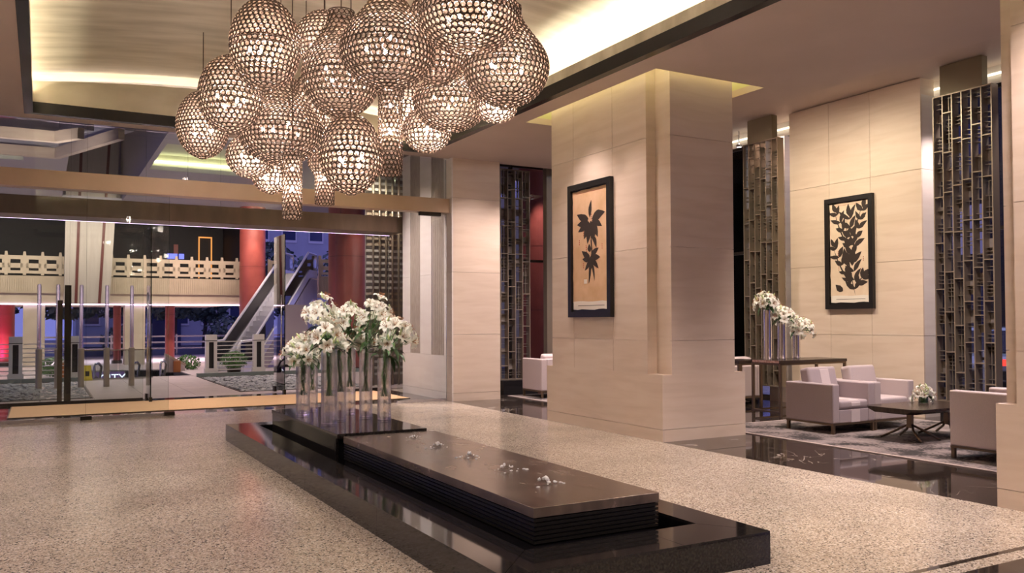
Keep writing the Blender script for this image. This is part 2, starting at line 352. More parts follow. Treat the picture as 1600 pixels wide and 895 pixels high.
def prism(name, pts, y0, y1, m, parent=None, axis='y', smooth=False):
    """outline extruded along an axis: pts are (x,z) for y, (y,z) for x, (x,y) for z"""
    bm = bmesh.new()
    def P(p, d): return {'y': (p[0], d, p[1]), 'x': (d, p[0], p[1]), 'z': (p[0], p[1], d)}[axis]
    a = [bm.verts.new(P(p, y0)) for p in pts]; b = [bm.verts.new(P(p, y1)) for p in pts]
    n = len(pts); bm.faces.new(a); bm.faces.new(b[::-1])
    for k in range(n): bm.faces.new((a[k], b[k], b[(k + 1) % n], a[(k + 1) % n]))
    bmesh.ops.recalc_face_normals(bm, faces=bm.faces[:])
    return link(name, mesh_bm(name, bm, m, smooth), parent)
def holed_plane(name, x0, x1, y0, y1, z0, z1, holes, m, parent=None):
    """thick horizontal slab with rectangular openings"""
    xs = sorted({x0, x1, *[h[0] for h in holes], *[h[1] for h in holes]}); ys = sorted({y0, y1, *[h[2] for h in holes], *[h[3] for h in holes]})
    bm = bmesh.new()
    def inside(cx, cy): return any(h[0] < cx < h[1] and h[2] < cy < h[3] for h in holes)
    cells = {}
    for i in range(len(xs) - 1):
        for j in range(len(ys) - 1):
            if not inside((xs[i] + xs[i + 1]) / 2, (ys[j] + ys[j + 1]) / 2): cells[(i, j)] = 1
    vc = {}
    def V(x, y, z):
        k = (x, y, z)
        if k not in vc: vc[k] = bm.verts.new(k)
        return vc[k]
    for (i, j) in cells:
        a, b, c, d = xs[i], xs[i + 1], ys[j], ys[j + 1]
        bm.faces.new((V(a, c, z0), V(a, d, z0), V(b, d, z0), V(b, c, z0)))
        bm.faces.new((V(a, c, z1), V(b, c, z1), V(b, d, z1), V(a, d, z1)))
        for (di, dj, p, q) in ((-1, 0, (a, c), (a, d)), (1, 0, (b, d), (b, c)), (0, -1, (b, c), (a, c)), (0, 1, (a, d), (b, d))):
            if (i + di, j + dj) not in cells:
                bm.faces.new((V(*p, z0), V(*p, z1), V(*q, z1), V(*q, z0)))
    bmesh.ops.recalc_face_normals(bm, faces=bm.faces[:])
    return link(name, mesh_bm(name, bm, m), parent)


# ================================================================== SETTING
# ---- lobby floor: granite slabs, dark marble in the lounge
floor = sroot('floor', (0, 0, 0), 'speckled beige granite lobby floor with dark marble lounge border')
box('floor_bed', (-6.2, -5.2, -0.3), (13.4, 19.4, -0.022), M_CORE, floor)
gx = [1.05 + 1.35 * k for k in range(-5, 5)] + [7.15]
gy = [9.5 + 1.39 * k for k in range(-10, 5)] + [15.80]
for i in range(len(gx) - 1):
    for j in range(len(gy) - 1):
        box('granite_tile', (gx[i] + .0012, gy[j] + .0012, -0.022), (gx[i + 1] - .0012, gy[j + 1] - .0012, 0.0), M_GRANITE, floor)
mx = [7.15 + 1.21 * k for k in range(6)]; my = [-4.4 + 1.23 * k for k in range(19)]
for i in range(5):
    for j in range(18):
        box('marble_tile', (mx[i] + .0008, my[j] + .0008, -0.022), (mx[i + 1] - .0008, my[j + 1] - .0008, 0.0), M_MARBLE, floor)
for k in range(7):   # vestibule floor
    box('marble_tile', (-6 + 1.88 * k, 15.801, -0.022), (-6 + 1.88 * (k + 1) - .002, 17.6, -0.0005), M_MARBLE, floor)
    box('marble_tile', (-6 + 1.88 * k, 17.602, -0.022), (-6 + 1.88 * (k + 1) - .002, 19.3, -0.0005), M_MARBLE, floor)
box('floor_inlay', (3.9, 3.49, 0.0), (7.15, 3.535, 0.0012), M_MARBLE, floor)
box('floor_inlay', (3.9, 1.2, 0.0), (7.15, 3.36, 0.0012), M_MARBLE, floor)

def clad(parent, face, plane, a, z, m=M_STONE, t=0.03, g=0.0025):
    for i in range(len(a) - 1):
        for j in range(len(z) - 1):
            a0, a1, z0, z1 = a[i] + (g if i else 0), a[i + 1] - (g if i < len(a) - 2 else 0), z[j] + (g if j else 0), z[j + 1] - (g if j < len(z) - 2 else 0)
            if face == '-x': lo, hi = (plane, a0, z0), (plane + t, a1, z1)
            if face == '+x': lo, hi = (plane - t, a0, z0), (plane, a1, z1)
            if face == '-y': lo, hi = (a0, plane, z0), (a1, plane + t, z1)
            if face == '+y': lo, hi = (a0, plane - t, z0), (a1, plane, z1)
            box('stone_panel', lo, hi, m, parent)
def pillar(x0, x1, y0, y1, ysplit, ny0, ny1, label, top=5.3):
    p = sroot('pillar', (0, 0, 0), label)
    nx0, nx1 = 0.16, 0.19
    T = 0.88; Z = [T, 1.33, 2.58, 4.07, top]
    box('core', (x0 + .03, y0 + .03, 0), (x1 - .03, y1 - .03, T - .03), M_CORE, p)
    box('core', (x0 + nx0 + .0, y0 + .03, T), (x1 - nx1, y1 - .03, top), M_STONE, p)
    box('core', (x0 + .03, y0 + ny0, T), (x1 - .03, y1 - ny1, top), M_STONE, p)
    for f, pl, a in (('-x', x0, [y0, y1]), ('+x', x1, [y0, y1]), ('-y', y0, [x0 + .03, x1 - .03]), ('+y', y1, [x0 + .03, x1 - .03])):
        clad(p, f, pl, a, [0, 0.16, T])
    box('ledge', (x0 + .03, y0 + .03, T - .03), (x1 - .03, y1 - .03, T), M_STONE, p)
    clad(p, '-x', x0, [y0 + ny0] + ysplit + [y1 - ny1], Z); clad(p, '+x', x1, [y0 + ny0, y1 - ny1], Z)
    clad(p, '-y', y0, [x0 + nx0, x1 - nx1], Z); clad(p, '+y', y1, [x0 + nx0, x1 - nx1], Z)
    return p
pillar(7.15, 8.61, 8.84, 11.75, [9.93, 10.95], 0.31, 0.17, 'cream stone pillar with the tan orchid picture')
pillar(7.15, 8.61, 1.50, 4.38, [2.6, 3.5], 0.31, 0.18, 'cream stone pillar cut off by the frame edge')

# ---- pillar beside the entrance with its ribbed reveal
p2 = sroot('pillar', (0, 0, 0), 'cream stone pillar beside the glass entrance')
box('core', (7.23, 15.45, 0), (8.23, 18.0, 5.5), M_CORE, p2)
clad(p2, '-y', 15.42, [7.20, 8.26], [0, 0.16, 1.33, 2.58, 4.07, 5.3])
clad(p2, '+x', 8.26, [15.45, 18.05], [0, 0.16, 1.33, 2.58, 4.07, 5.3])
clad(p2, '+y', 18.05, [7.20, 8.26], [0, 0.16, 1.33, 2.58, 4.07, 5.3])
RY = [15.42, 15.80, 16.44, 17.04, 17.60, 18.05]
for (a, b) in ((0, 1), (2, 3), (4, 5)):
    clad(p2, '-x', 7.17, [RY[a], RY[b]], [0, 0.16, 0.9, 2.58, 4.07, 5.3], M_STONE_PALE)
for (a, b) in ((1, 2), (3, 4)):
    clad(p2, '-x', 7.17, [RY[a] + .002, RY[b] - .002], [0, 0.16, 0.9], M_STONE_PALE)
    box('ribbed_panel', (7.20, RY[a], 0.9), (7.225, RY[b], 5.3), M_STONE_TEX, p2)
    n = 14; w = (RY[b] - RY[a]) / n
    for k in range(n):
        box('rib', (7.188, RY[a] + w * (k + .2), 0.9), (7.20, RY[a] + w * (k + .8), 5.3), M_STONE_TEX, p2)

# ---- ceilings
COF = (-0.25, 6.60, 1.0, 15.24)
C1 = (6.97, 8.89, 8.70, 12.10); C3 = (6.97, 8.89, 1.36, 4.72)
ceil = structure(holed_plane('ceiling', -6.2, 9.7, -5.2, 15.58, 4.87, 4.97, [COF, C1, C3], M_CEIL), 'taupe lobby ceiling with a deep coffer')
box('ceiling_step', (9.6, -5.2, 4.97), (9.7, 15.58, 5.62), M_CEIL, ceil)
box('ceiling_step', (7.1, 15.5, 4.97), (9.7, 15.58, 5.62), M_CEIL, ceil)
ceil2 = structure(holed_plane('ceiling_upper', 7.2, 13.3, -5.2, 17.8, 5.58, 5.7, [(7.2, 9.6, -5.2, 15.5)], M_CEIL), 'raised lounge ceiling above the screens')
for k, c in enumerate((C1, C3)):
    t = sroot('ceiling_cove', (0, 0, 0), 'lit square recess around the pillar head')
    x0, x1, y0, y1 = c
    M_COVE = mat('cove_olive_plaster', (0.60, 0.58, 0.32), 0.7) if k == 0 else M_COVE
    box('cove_wall', (x0 - .02, y0 - .02, 4.97), (x0, y1 + .02, 5.30), M_COVE, t); box('cove_wall', (x1, y0 - .02, 4.97), (x1 + .02, y1 + .02, 5.30), M_COVE, t)
    box('cove_wall', (x0, y0 - .02, 4.97), (x1, y0, 5.30), M_COVE, t); box('cove_wall', (x0, y1, 4.97), (x1, y1 + .02, 5.30), M_COVE, t)
    box('cove_top', (x0 - .02, y0 - .02, 5.30), (x1 + .02, y1 + .02, 5.32), M_COVE, t)
    for (lo, hi) in (((x0 + .005, y0 + .05, 5.16), (x0 + .03, y1 - .05, 5.19)), ((x1 - .03, y0 + .05, 5.16), (x1 - .005, y1 - .05, 5.19)),
                     ((x0 + .05, y0 + .005, 5.16), (x1 - .05, y0 + .03, 5.19)), ((x0 + .05, y1 - .03, 5.16), (x1 - .05, y1 - .005, 5.19))):
        box('light_strip', lo, hi, M_LED_SOFT, t)

# ---- coffer: black frame, gold upstand, shallow gold vault
cof = sroot('ceiling_coffer', (0, 0, 0), 'gold leaf vaulted ceiling coffer with black frame')
x0, x1, y0, y1 = COF; W = 0.12
for (lo, hi) in (((x0, y0, 4.865), (x0 + W, y1, 5.04)), ((x1 - W, y0, 4.865), (x1, y1, 5.04)), ((x0 + W, y1 - W, 4.865), (x1 - W, y1, 5.04)), ((x0 + W, y0, 4.865), (x1 - W, y0 + W, 5.04))):
    box('coffer_frame', lo, hi, M_BLACK, cof)
for xx in (x0 + W - .03, x1 - W): box('coffer_upstand', (xx, y0 + W, 5.04), (xx + .03, y1 - W, 5.18), M_GOLD, cof)
def arch(x, base, rise): return base + rise * (1 - ((x - 3.175) / 3.75) ** 2)
xs = [x0 + W + (x1 - x0 - 2 * W) * k / 24 for k in range(25)]
for yy in (y1 - W, y0 + W - .03):
    prism('coffer_end', [(x, arch(x, 5.30, 0.26)) for x in xs] + [(xs[-1], 5.04), (xs[0], 5.04)], yy, yy + .03, M_GOLD, cof)
bm = bmesh.new(); vx = [-0.55 + 7.45 * k / 40 for k in range(41)]; rows = []
for yv in [y0 - .35 + (y1 - y0 + .85) * j / 20 for j in range(21)]:
    rows.append(([bm.verts.new((x, yv, arch(x, 5.40, 0.32))) for x in vx], [bm.verts.new((x, yv, arch(x, 5.40, 0.32) + .05)) for x in vx]))
for (a, a2), (b, b2) in zip(rows, rows[1:]):
    for k in range(40):
        bm.faces.new((a[k], b[k], b[k + 1], a[k + 1])); bm.faces.new((a2[k], a2[k + 1], b2[k + 1], b2[k]))
link('coffer_vault', mesh_bm('coffer_vault', bm, M_GOLD, True), cof)
for (lo, hi) in (((-.57, y0 - .4, 4.97), (-.55, y1 + .55, 5.5)), ((6.90, y0 - .4, 4.97), (6.92, y1 + .55, 5.5)), ((-.57, y1 + .5, 4.97), (6.92, y1 + .53, 5.8)), ((-.57, y0 - .4, 4.97), (6.92, y0 - .37, 5.8))):
    box('coffer_back', lo, hi, M_GOLD, cof)
for (lo, hi) in (((x1 + .10, y0, 5.05), (x1 + .13, y1, 5.07)), ((x0 - .13, y0, 5.05), (x0 - .10, y1, 5.07)), ((x0, y1 + .2, 5.10), (x1, y1 + .23, 5.12)), ((x0, y0 - .2, 5.10), (x1, y0 - .17, 5.12))):
    box('light_strip', lo, hi, M_LED, cof)

# ---- shell walls out of view
wl = sroot('wall_left', (0, 0, 0)); box('core', (-6.25, -5.2, 0), (-6.03, 15.4, 5), M_CORE, wl)
clad(wl, '+x', -6.0, [-5.2 + 2.06 * k for k in range(11)], [0, 0.16, 1.33, 2.58, 4.07, 4.87])
wb = sroot('wall_back', (0, 0, 0)); box('core', (-6.0, -5.25, 0), (13.2, -5.03, 5.6), M_CORE, wb)
clad(wb, '+y', -5.0, [-6 + 2.4 * k for k in range(9)], [0, 0.16, 1.33, 2.58, 4.07, 4.87])
# ---- lounge wall between the screens
wr = sroot('wall_right', (0, 0, 0), 'cream stone wall panel with the dark leaf picture')
box('core', (12.64, 8.93, 0), (13.0, 11.66, 5.6), M_STONE, wr)
clad(wr, '-x', 12.60, [8.90, 9.88, 10.76, 11.69], [0, 0.16, 1.33, 2.58, 4.07, 5.56])
clad(wr, '-y', 8.90, [12.631, 13.0], [0, 1.33, 2.58, 4.07, 5.30], M_STONE_PALE); clad(wr, '+y', 11.69, [12.631, 13.0], [0, 1.33, 2.58, 4.07, 5.30], M_STONE_PALE)
pt = sroot('wall_return', (0, 0, 0), 'pale stone return beside the far lounge screen')
box('core', (12.72, 11.9, 0), (12.95, 12.35, 5.2), M_STONE, pt); clad(pt, '-x', 12.69, [11.9, 12.35], [0, 1.33, 2.58, 4.07, 5.2])
# ---- lounge window walls
def window_wall(name, axis, plane, a, z0, z1, label):
    w = sroot(name, (0, 0, 0), label)
    for i in range(len(a)):
        lo, hi = ((plane - .04, a[i] - .03, 0), (plane + .06, a[i] + .03, z1)) if axis == 'x' else ((a[i] - .03, plane - .04, 0), (a[i] + .03, plane + .06, z1))
        box('mullion', lo, hi, M_DARKMETAL, w)
        if i < len(a) - 1:
            for zz in (z0, 3.0, z1 - .06):
                lo, hi = ((plane - .03, a[i] + .03, zz), (plane + .05, a[i + 1] - .03, zz + .06)) if axis == 'x' else ((a[i] + .03, plane - .03, zz), (a[i + 1] - .03, plane + .05, zz + .06))
                box('transom', lo, hi, M_DARKMETAL, w)
            lo, hi = ((plane, a[i] + .03, z0 + .06), (plane + .012, a[i + 1] - .03, z1 - .06)) if axis == 'x' else ((a[i] + .03, plane, z0 + .06), (a[i + 1] - .03, plane + .012, z1 - .06))
            box('pane', lo, hi, M_GLASS_WIN, w)
    return w
window_wall('window_1', 'x', 13.15, [1.5, 4.2, 6.1, 7.45, 8.95], 0, 5.3, 'dark framed lounge window beside the parked car')
window_wall('window_2', 'x', 13.15, [11.6, 13.2, 14.6, 16.2, 17.6], 0, 5.3, 'dark framed lounge window behind the lit screen')
window_wall('window_3', 'y', 17.6, [8.3, 9.72, 11.0, 12.2, 13.15], 0, 5.3, 'lounge end window in front of the red column')
hd = sroot('wall_header', (0, 0, 0), 'pale bulkhead above the lounge windows')
box('bulkhead', (13.1, -5.2, 5.3), (13.3, 17.7, 5.58), M_STONE_PALE, hd); box('bulkhead', (8.2, 17.55, 5.3), (13.1, 17.75, 5.58), M_STONE_PALE, hd)
box('light_strip', (13.02, -3, 5.42), (13.05, 17.4, 5.45), M_LED_DIM, hd)

# ---- glass entrance: two planes with bronze beams
tr = sroot('beam', (0, 0, 0), 'polished bronze beam across the front entrance glass'); box('beam_body', (-6.0, 15.52, 3.77), (7.17, 15.80, 4.05), M_BEAM, tr); 
box('beam_bracket', (6.55, 15.56, 3.70), (7.0, 15.66, 3.77), M_DARKMETAL, tr)
tr2 = sroot('beam', (0, 0, 0), 'dull bronze beam over the outer entrance doors'); box('beam_body', (-6.0, 18.15, 3.62), (7.20, 18.95, 3.97), M_BEAM_DK, tr2)
box('light_strip', (-6.0, 18.955, 3.62), (7.20, 18.97, 3.635), M_LED_PURPLE, tr2)
win = sroot('window_4', (0, 0, 0), 'clear glass front of the entrance above and below the bronze beam')
def pane(parent, x0, x1, y, z0, z1, edge=True):
    box('pane', (x0 + .003, y, z0), (x1 - .003, y + .012, z1), M_GLASS, parent)
    if edge: box('pane_edge', (x1 - .003, y, z0), (x1, y + .012, z1), M_GLASS_EDGE, parent)
for (a, b) in ((-6, -3.4), (-3.4, -.8), (-.8, .66), (.66, 2.23), (2.23, 3.55), (3.55, 4.9), (4.9, 6.1), (6.1, 7.16)): pane(win, a, b, 15.66, 4.05, 4.86)
for (a, b) in ((-6, -3.4), (-3.4, -.8), (-.8, .66), (.66, 1.93), (6.1, 7.16)):
    pane(win, a, b, 15.66, .05, 3.77)
    box('floor_rail', (a, 15.64, 0), (b, 15.69, .05), M_STEEL, win)
for x in (.58, 1.86): box('patch_fitting', (x, 15.63, 0), (x + .17, 15.70, .06), M_DARKMETAL, win)
win5 = sroot('window_5', (0, 0, 0), 'outer entrance glazing beside the open doors')
for (a, b) in ((-6, -3.4), (-3.4, -1.2), (-1.2, .5), (.5, 1.85), (5.9, 7.2)):
    pane(win5, a, b, 19.0, .05, 3.62); box('floor_rail', (a, 18.98, 0), (b, 19.03, .05), M_DARKMETAL, win5)
for (a, b) in ((-6, -3.4), (-3.4, -1.2), (-1.2, .5), (.5, 1.85), (1.85, 3.3), (3.3, 4.7), (4.7, 5.9), (5.9, 7.2)): pane(win5, a, b, 18.6, 3.97, 5.9)
for nm, x, ya, yb, lb in (('door_1', 1.93, 18.42, 19.25, 'open frameless glass door leaf beside the coir mat'), ('door_2', 4.73, 18.95, 19.95, 'open frameless glass door leaf beside the escalator view')):
    d = sroot(nm, (0, 0, 0), lb)
    box('pane', (x, ya, .06), (x + .014, yb, 3.55), M_GLASS, d); box('pane_edge', (x - .002, ya - .012, .06), (x + .016, ya, 3.55), M_GLASS_EDGE, d)
    box('patch_fitting', (x - .02, ya - .02, .0), (x + .035, ya + .10, .10), M_DARKMETAL, d); box('patch_fitting', (x - .02, yb - .16, .0), (x + .035, yb, .12), M_DARKMETAL, d)
    tube('pull_handle', [(x - .04, ya + .12, .8), (x - .04, ya + .12, 2.2)], .016, M_STEEL, d)

# ================================================================== FOUNTAIN
pl = thing('fountain', 'long black granite water feature with bronze slab at lobby centre', 'fountain', (3.205, 8.05, 0))
X0, X1, Y0, Y1, H = -1.0, 1.0, -3.95, 3.95, 0.215
IX0, IX1, IY0, IY1 = -0.63, 0.715, -3.55, 3.62
for i in range(4):   # side slabs
    ya, yb = Y0 + (Y1 - Y0) * i / 4, Y0 + (Y1 - Y0) * (i + 1) / 4
    box('side_slab', (X0, ya + .002, 0), (X0 + .03, yb - .002, H - .02), M_BLACK_GRANITE, pl); box('side_slab', (X1 - .03, ya + .002, 0), (X1, yb - .002, H - .02), M_BLACK_GRANITE, pl)
for i in range(2):
    box('side_slab', (X0 + .03 + .97 * i + .001, Y0, 0), (X0 + .03 + .97 * (i + 1) - .001, Y0 + .03, H - .02), M_BLACK_GRANITE, pl); box('side_slab', (X0 + .03 + .97 * i + .001, Y1 - .03, 0), (X0 + .03 + .97 * (i + 1) - .001, Y1, H - .02), M_BLACK_GRANITE, pl)
g = .0015
def rim(pts): 
    o = prism('rim_slab', pts, H - .02, H, M_BLACK_POLISH, pl, 'z'); return o
ys = [Y0, -1.2, 1.3, Y1]
for s in (0, 1):
    xo, xi = (X0, IX0) if s == 0 else (X1, IX1)
    for k in range(3):
        a, b = ys[k], ys[k + 1]
        ia, ib = (IY0 if k == 0 else a), (IY1 if k == 2 else b)
        rim([(xo, a + g * 2), (xo, b - g * 2), (xi, ib - g * 2), (xi, ia + g * 2)])
xm = 0.47
for (yo, yi) in ((Y0, IY0), (Y1, IY1)):
    rim([(X0 + g * 3, yo), (xm - .18 - g, yo), (xm - .18 - g, yi), (IX0 + g * 3, yi)]) if False else None
    rim([(X0 + g * 2, yo), (0.27 - g, yo), (0.27 - g, yi), (IX0 + g * 2, yi)])
    rim([(0.27 + g, yo), (X1 - g * 2, yo), (IX1 - g * 2, yi), (0.27 + g, yi)])
box('basin_bed', (X0 + .03, Y0 + .03, 0.0), (X1 - .03, Y1 - .03, 0.06), M_WELL, pl)
for (lo, hi) in (((X0 + .03, Y0 + .03, .06), (IX0, Y1 - .03, H - .02)), ((IX1, Y0 + .03, .06), (X1 - .03, Y1 - .03, H - .02)), ((IX0, Y0 + .03, .06), (IX1, IY0, H - .02)), ((IX0, IY1, .06), (IX1, Y1 - .03, H - .02))):
    box('basin_wall', lo, hi, M_WELL, pl)
M_WATER = mat('still_dark_water', (0.006, 0.006, 0.006), 0.02)
box('water', (IX0 + .001, IY0 + .001, .06), (IX1 - .001, IY1 - .001, .10), M_WATER, pl)
# bronze slab with grooved body
sx0, sx1, sy0, sy1 = 2.725 - 3.205, 3.725 - 3.205, 4.65 - 8.05, 8.50 - 8.05
top = box('bronze_slab', (sx0, sy0, .355), (sx1, sy1, .42), M_BRONZE_SLAB, pl, 0.004)
box('slab_core', (sx0 + .02, sy0 + .02, .08), (sx1 - .02, sy1, .355), M_BLACK, pl)
M_GROOVE = mat('dark_bronze_lamella', (0.02, 0.018, 0.016), 0.3, 0.4)
for k in range(6):
    z = .19 + .028 * k
    box('lamella', (sx0 + .005, sy0 + .005, z), (sx1 - .005, sy1 - .005, z + .018), M_GROOVE, pl)
# vase platform
box('platform_body', (2.70 - 3.205, 8.60 - 8.05, .06), (3.55 - 3.205, 11.30 - 8.05, .40), M_BLACK, pl)
box('platform_top', (2.67 - 3.205, 8.53 - 8.05, .395), (3.665 - 3.205, 11.36 - 8.05, .445), M_BLACK_POLISH, pl, 0.003)
box('platform_side', (2.672 - 3.205, 8.58 - 8.05, .06), (2.70 - 3.205, 11.33 - 8.05, .395), M_BLACK_POLISH, pl)
# water jets bubbling from the slab
M_FOAM = mat('white_water_foam', (0.85, 0.86, 0.88), 0.15)
M_JET = real_glass('clear_water', (0.98, 0.985, 1.0), 0.65)
for (jx, jy, sc) in ((3.30, 8.02, .5), (3.26, 7.35, .8), (3.24, 6.62, .9), (3.22, 5.92, 1.0), (3.19, 5.30, 1.1)):
    bm = bmesh.new()
    for q in range(16):
        a = random.uniform(0, 2 * PI); r = random.uniform(.01, .13) * sc; s = random.uniform(.004, .012) * sc
        hh = .05 * sc * math.exp(-(r / .05) ** 2)
        mtx = Matrix.Translation((r * math.cos(a) * 1.4, r * math.sin(a) * .8, hh + .003)) @ Matrix.Diagonal((s * 1.6, s, s * .6 + hh * .25, 1))
        bmesh.ops.create_icosphere(bm, subdivisions=1, radius=1, matrix=mtx)
    j = link('water_jet', mesh_bm('water_jet', bm, M_FOAM, True), pl, (jx - 3.205, jy - 8.05, .42)); j['kind'] = 'stuff'
    lathe('jet_dome', [(.06 * sc, 0), (.045 * sc, .018 * sc), (.02 * sc, .035 * sc), (.004, .04 * sc)], M_JET, j, (0, 0, .001), 12)

# ================================================================== LILIES
def petal_mesh(name, L, Wd, curl, m):
    bm = bmesh.new(); n = 7; rows = []
    for i in range(n):
        t = i / (n - 1); w = Wd * (math.sin(PI * (0.12 + 0.86 * t)) ** 0.8) * (1 if t < .98 else .1)
        ang = 0.55 + curl * t * t * 1.7; 
        if i == 0: p = Vector((0.006, 0, 0))
        else: p = p + Vector((math.sin(ang), 0, math.cos(ang))) * (L / (n - 1))
        nrm = Vector((-math.cos(ang), 0, math.sin(ang)))
        rows.append([bm.verts.new(p + Vector((0, w * s, 0)) + nrm * (abs(s) * w * .35)) for s in (-1, 0, 1)])
    for a, b in zip(rows, rows[1:]):
        for k in range(2): bm.faces.new((a[k], a[k + 1], b[k + 1], b[k]))
    return mesh_bm(name, bm, m, True)
PETALS = [petal_mesh('petal_broad', .105, .032, .95, M_PETAL), petal_mesh('petal_narrow', .11, .023, 1.2, M_PETAL), petal_mesh('petal_half', .10, .028, .40, M_PETAL)]
def stamen_mesh():
    bm = bmesh.new()
    for k in range(6):
        a = 2 * PI * k / 6; e = Vector((.028 * math.cos(a), .028 * math.sin(a), .075))
        tube_bm([(0, 0, .01), tuple(e)], .0016, 4, bm)
        bmesh.ops.create_cube(bm, size=1, matrix=Matrix.Translation(e) @ Matrix.Diagonal((.010, .004, .004, 1)))
    return mesh_bm('stamen', bm, M_ANTHER)
STAMEN = stamen_mesh()
def bud_mesh():
    bm = lathe_bm([(.003, 0), (.012, .02), (.013, .05), (.008, .085), (.001, .10)], 8); return mesh_bm('bud', bm, M_BUD, True)
BUD = bud_mesh()
def leaf_mesh(name, L, W, droop, m):
    bm = bmesh.new(); n = 6; rows = []
    p = Vector((0, 0, 0))
    for i in range(n):
        t = i / (n - 1); w = W * math.sin(PI * min(.98, .06 + .92 * t)); ang = .9 + droop * t
        if i: p = p + Vector((math.sin(ang), 0, math.cos(ang))) * (L / (n - 1))
        rows.append([bm.verts.new(p + Vector((0, w * s, abs(s) * w * .3))) for s in (-1, 0, 1)])
    for a, b in zip(rows, rows[1:]):
        for k in range(2): bm.faces.new((a[k], a[k + 1], b[k + 1], b[k]))
    return mesh_bm(name, bm, m, True)
LEAVES = [leaf_mesh('leaf_long', .22, .020, 1.3, M_LEAF), leaf_mesh('leaf_broad', .17, .030, .9, M_LEAF), leaf_mesh('leaf_fresh', .16, .018, 1.1, M_STEM)]
def flower(parent, loc, d, sc, rng):
    o = bpy.data.objects.new('lily_flower', STAMEN); COL.objects.link(o); o.parent = parent
    q = Vector(d).to_track_quat('Z', 'X'); e = q.to_euler(); o.location = loc; o.rotation_euler = e; o.scale = (sc, sc, sc)
    ph = rng.uniform(0, PI)
    half = rng.random() < .15
    for k in range(6):
        me = PETALS[2] if half else PETALS[k % 2]
        link('petal', me, o, (0, 0, 0), (0, rng.uniform(-.12, .12), ph + k * PI / 3 + rng.uniform(-.08, .08)), (1, 1, 1))
    return o
def bouquet(label, base, top_z, centre, spread, nfl, rng, group=None, sc=1.0, leaf=9, low=0.0):
    nfl = int(nfl * 2.1); spread *= 1.14; leaf = int(leaf * 1.3)
    """base: inside vase bottom; stems rise to the rim and fan to blossoms around centre"""
    t = thing('lily_bouquet', label, 'bouquet', base, 0, group)
    b = Vector(base); c = Vector(centre) - b; rimv = Vector((0, 0, top_z - base[2]))
    for k in range(nfl):
        a = 2 * PI * k / nfl * 2.4 + rng.uniform(-.3, .3); r = spread * math.sqrt((k + .6) / nfl)
        off = Vector((r * math.cos(a), r * math.sin(a), spread * (.75 * math.cos(r / spread * 2.2)) + rng.uniform(-.05, .05) - .01))
        p = c + off
        st = [rimv * .35 + Vector((.035 * math.cos(a), .035 * math.sin(a), 0)), rimv * .7 + Vector((.03 * math.cos(a + 2), .03 * math.sin(a + 2), 0)), rimv + (p - rimv) * .25 + Vector((0, 0, .02)), p - off.normalized() * .03]
        tube('stem', st, .0034, M_STEM, t, 5)
        d = off.normalized() + Vector((0, 0, .25)) + Vector((rng.uniform(-.3, .3), rng.uniform(-.5, .1), rng.uniform(-.2, .2)))
        flower(t, p, d, sc * rng.uniform(.85, 1.15), rng)
        if rng.random() < .35:
            link('bud', BUD, t, p + Vector((rng.uniform(-.05, .05), rng.uniform(-.05, .05), .01)), (rng.uniform(-.8, .8), rng.uniform(-.8, .8), 0), (sc, sc, sc))
    for k in range(leaf):
        a = rng.uniform(0, 2 * PI)
        o = link('leaf', LEAVES[k % 3], t, rimv + (c - rimv) * rng.uniform(.0, .75) + Vector((math.cos(a), math.sin(a), 0)) * spread * .25, (rng.uniform(-.2, .2), rng.uniform(-.3, .9), a), (sc * rng.uniform(.9, 1.45),) * 3)
    for k in range(3 if leaf > 6 else 0):
        link('leaf', LEAVES[2], t, rimv * rng.uniform(.55, .9), (0, -.7, rng.uniform(0, 2 * PI)), (.5, .5, .9))
    return t
def vase(label, loc, r, h, m=M_VASE, group=None, water=True):
    t = thing('glass_vase', label, 'vase', loc, 0, group)
    wt = .006
    lathe('vase_body', [(.001, .001), (r, .001), (r, h), (r - wt, h), (r - wt, .03), (.001, .03)], m, t, (0, 0, 0), 24, True, cap=False)
    lathe('vase_foot', [(r - wt - .001, .003), (r - wt - .001, .029)], M_ACRYLIC, t, (0, 0, 0), 20)
    if water:
        lathe('vase_water', [(r - wt - .002, .031), (r - wt - .002, h * .45)], M_JET, t, (0, 0, 0), 20)
    return t
rng = random.Random(11)
VG = 'clear cylinder vases on the black platform'
VASES = [  # x, y, r, top z, bouquet centre, spread, blossoms, words
 (2.85, 10.50, .085, 1.083, (2.80, 10.40, 1.23), .20, 9, 'short glass vase at the left end of the black platform', 'low drooping lily bouquet at the left end of the platform'),
 (3.12, 11.05, .075, 1.11, (3.02, 10.95, 1.30), .15, 6, 'slim glass vase half hidden behind the short left one', 'small lily bouquet peeping behind the low left bouquet'),
 (2.86, 9.44, .090, 1.283, (2.82, 9.40, 1.44), .19, 9, 'widest glass vase nearest the platform front edge', 'dense lily bouquet in the widest front vase'),
 (3.10, 9.79, .068, 1.31, (2.85, 9.72, 1.70), .17, 8, 'slim glass vase just behind the widest front vase', 'tall lily bouquet rising above the widest front vase'),
 (3.45, 10.50, .073, 1.314, (3.37, 10.30, 1.66), .17, 8, 'glass vase in the middle of the group, set back', 'lily bouquet with upright buds in the middle of the group'),
 (3.45, 9.89, .080, 1.266, (3.60, 9.92, 1.70), .18, 9, 'glass vase second from the right end of the group', 'tallest lily bouquet, second from the right end'),
 (3.54, 9.50, .080, 1.169, (3.70, 9.55, 1.45), .20, 9, 'glass vase at the right end of the group', 'lily bouquet leaning out at the right end of the group'),
 (3.27, 10.70, .073, 1.248, (3.44, 10.10, 1.36), .15, 5, 'slim glass vase at the back of the group', 'low lily bouquet tucked behind the front stems')]
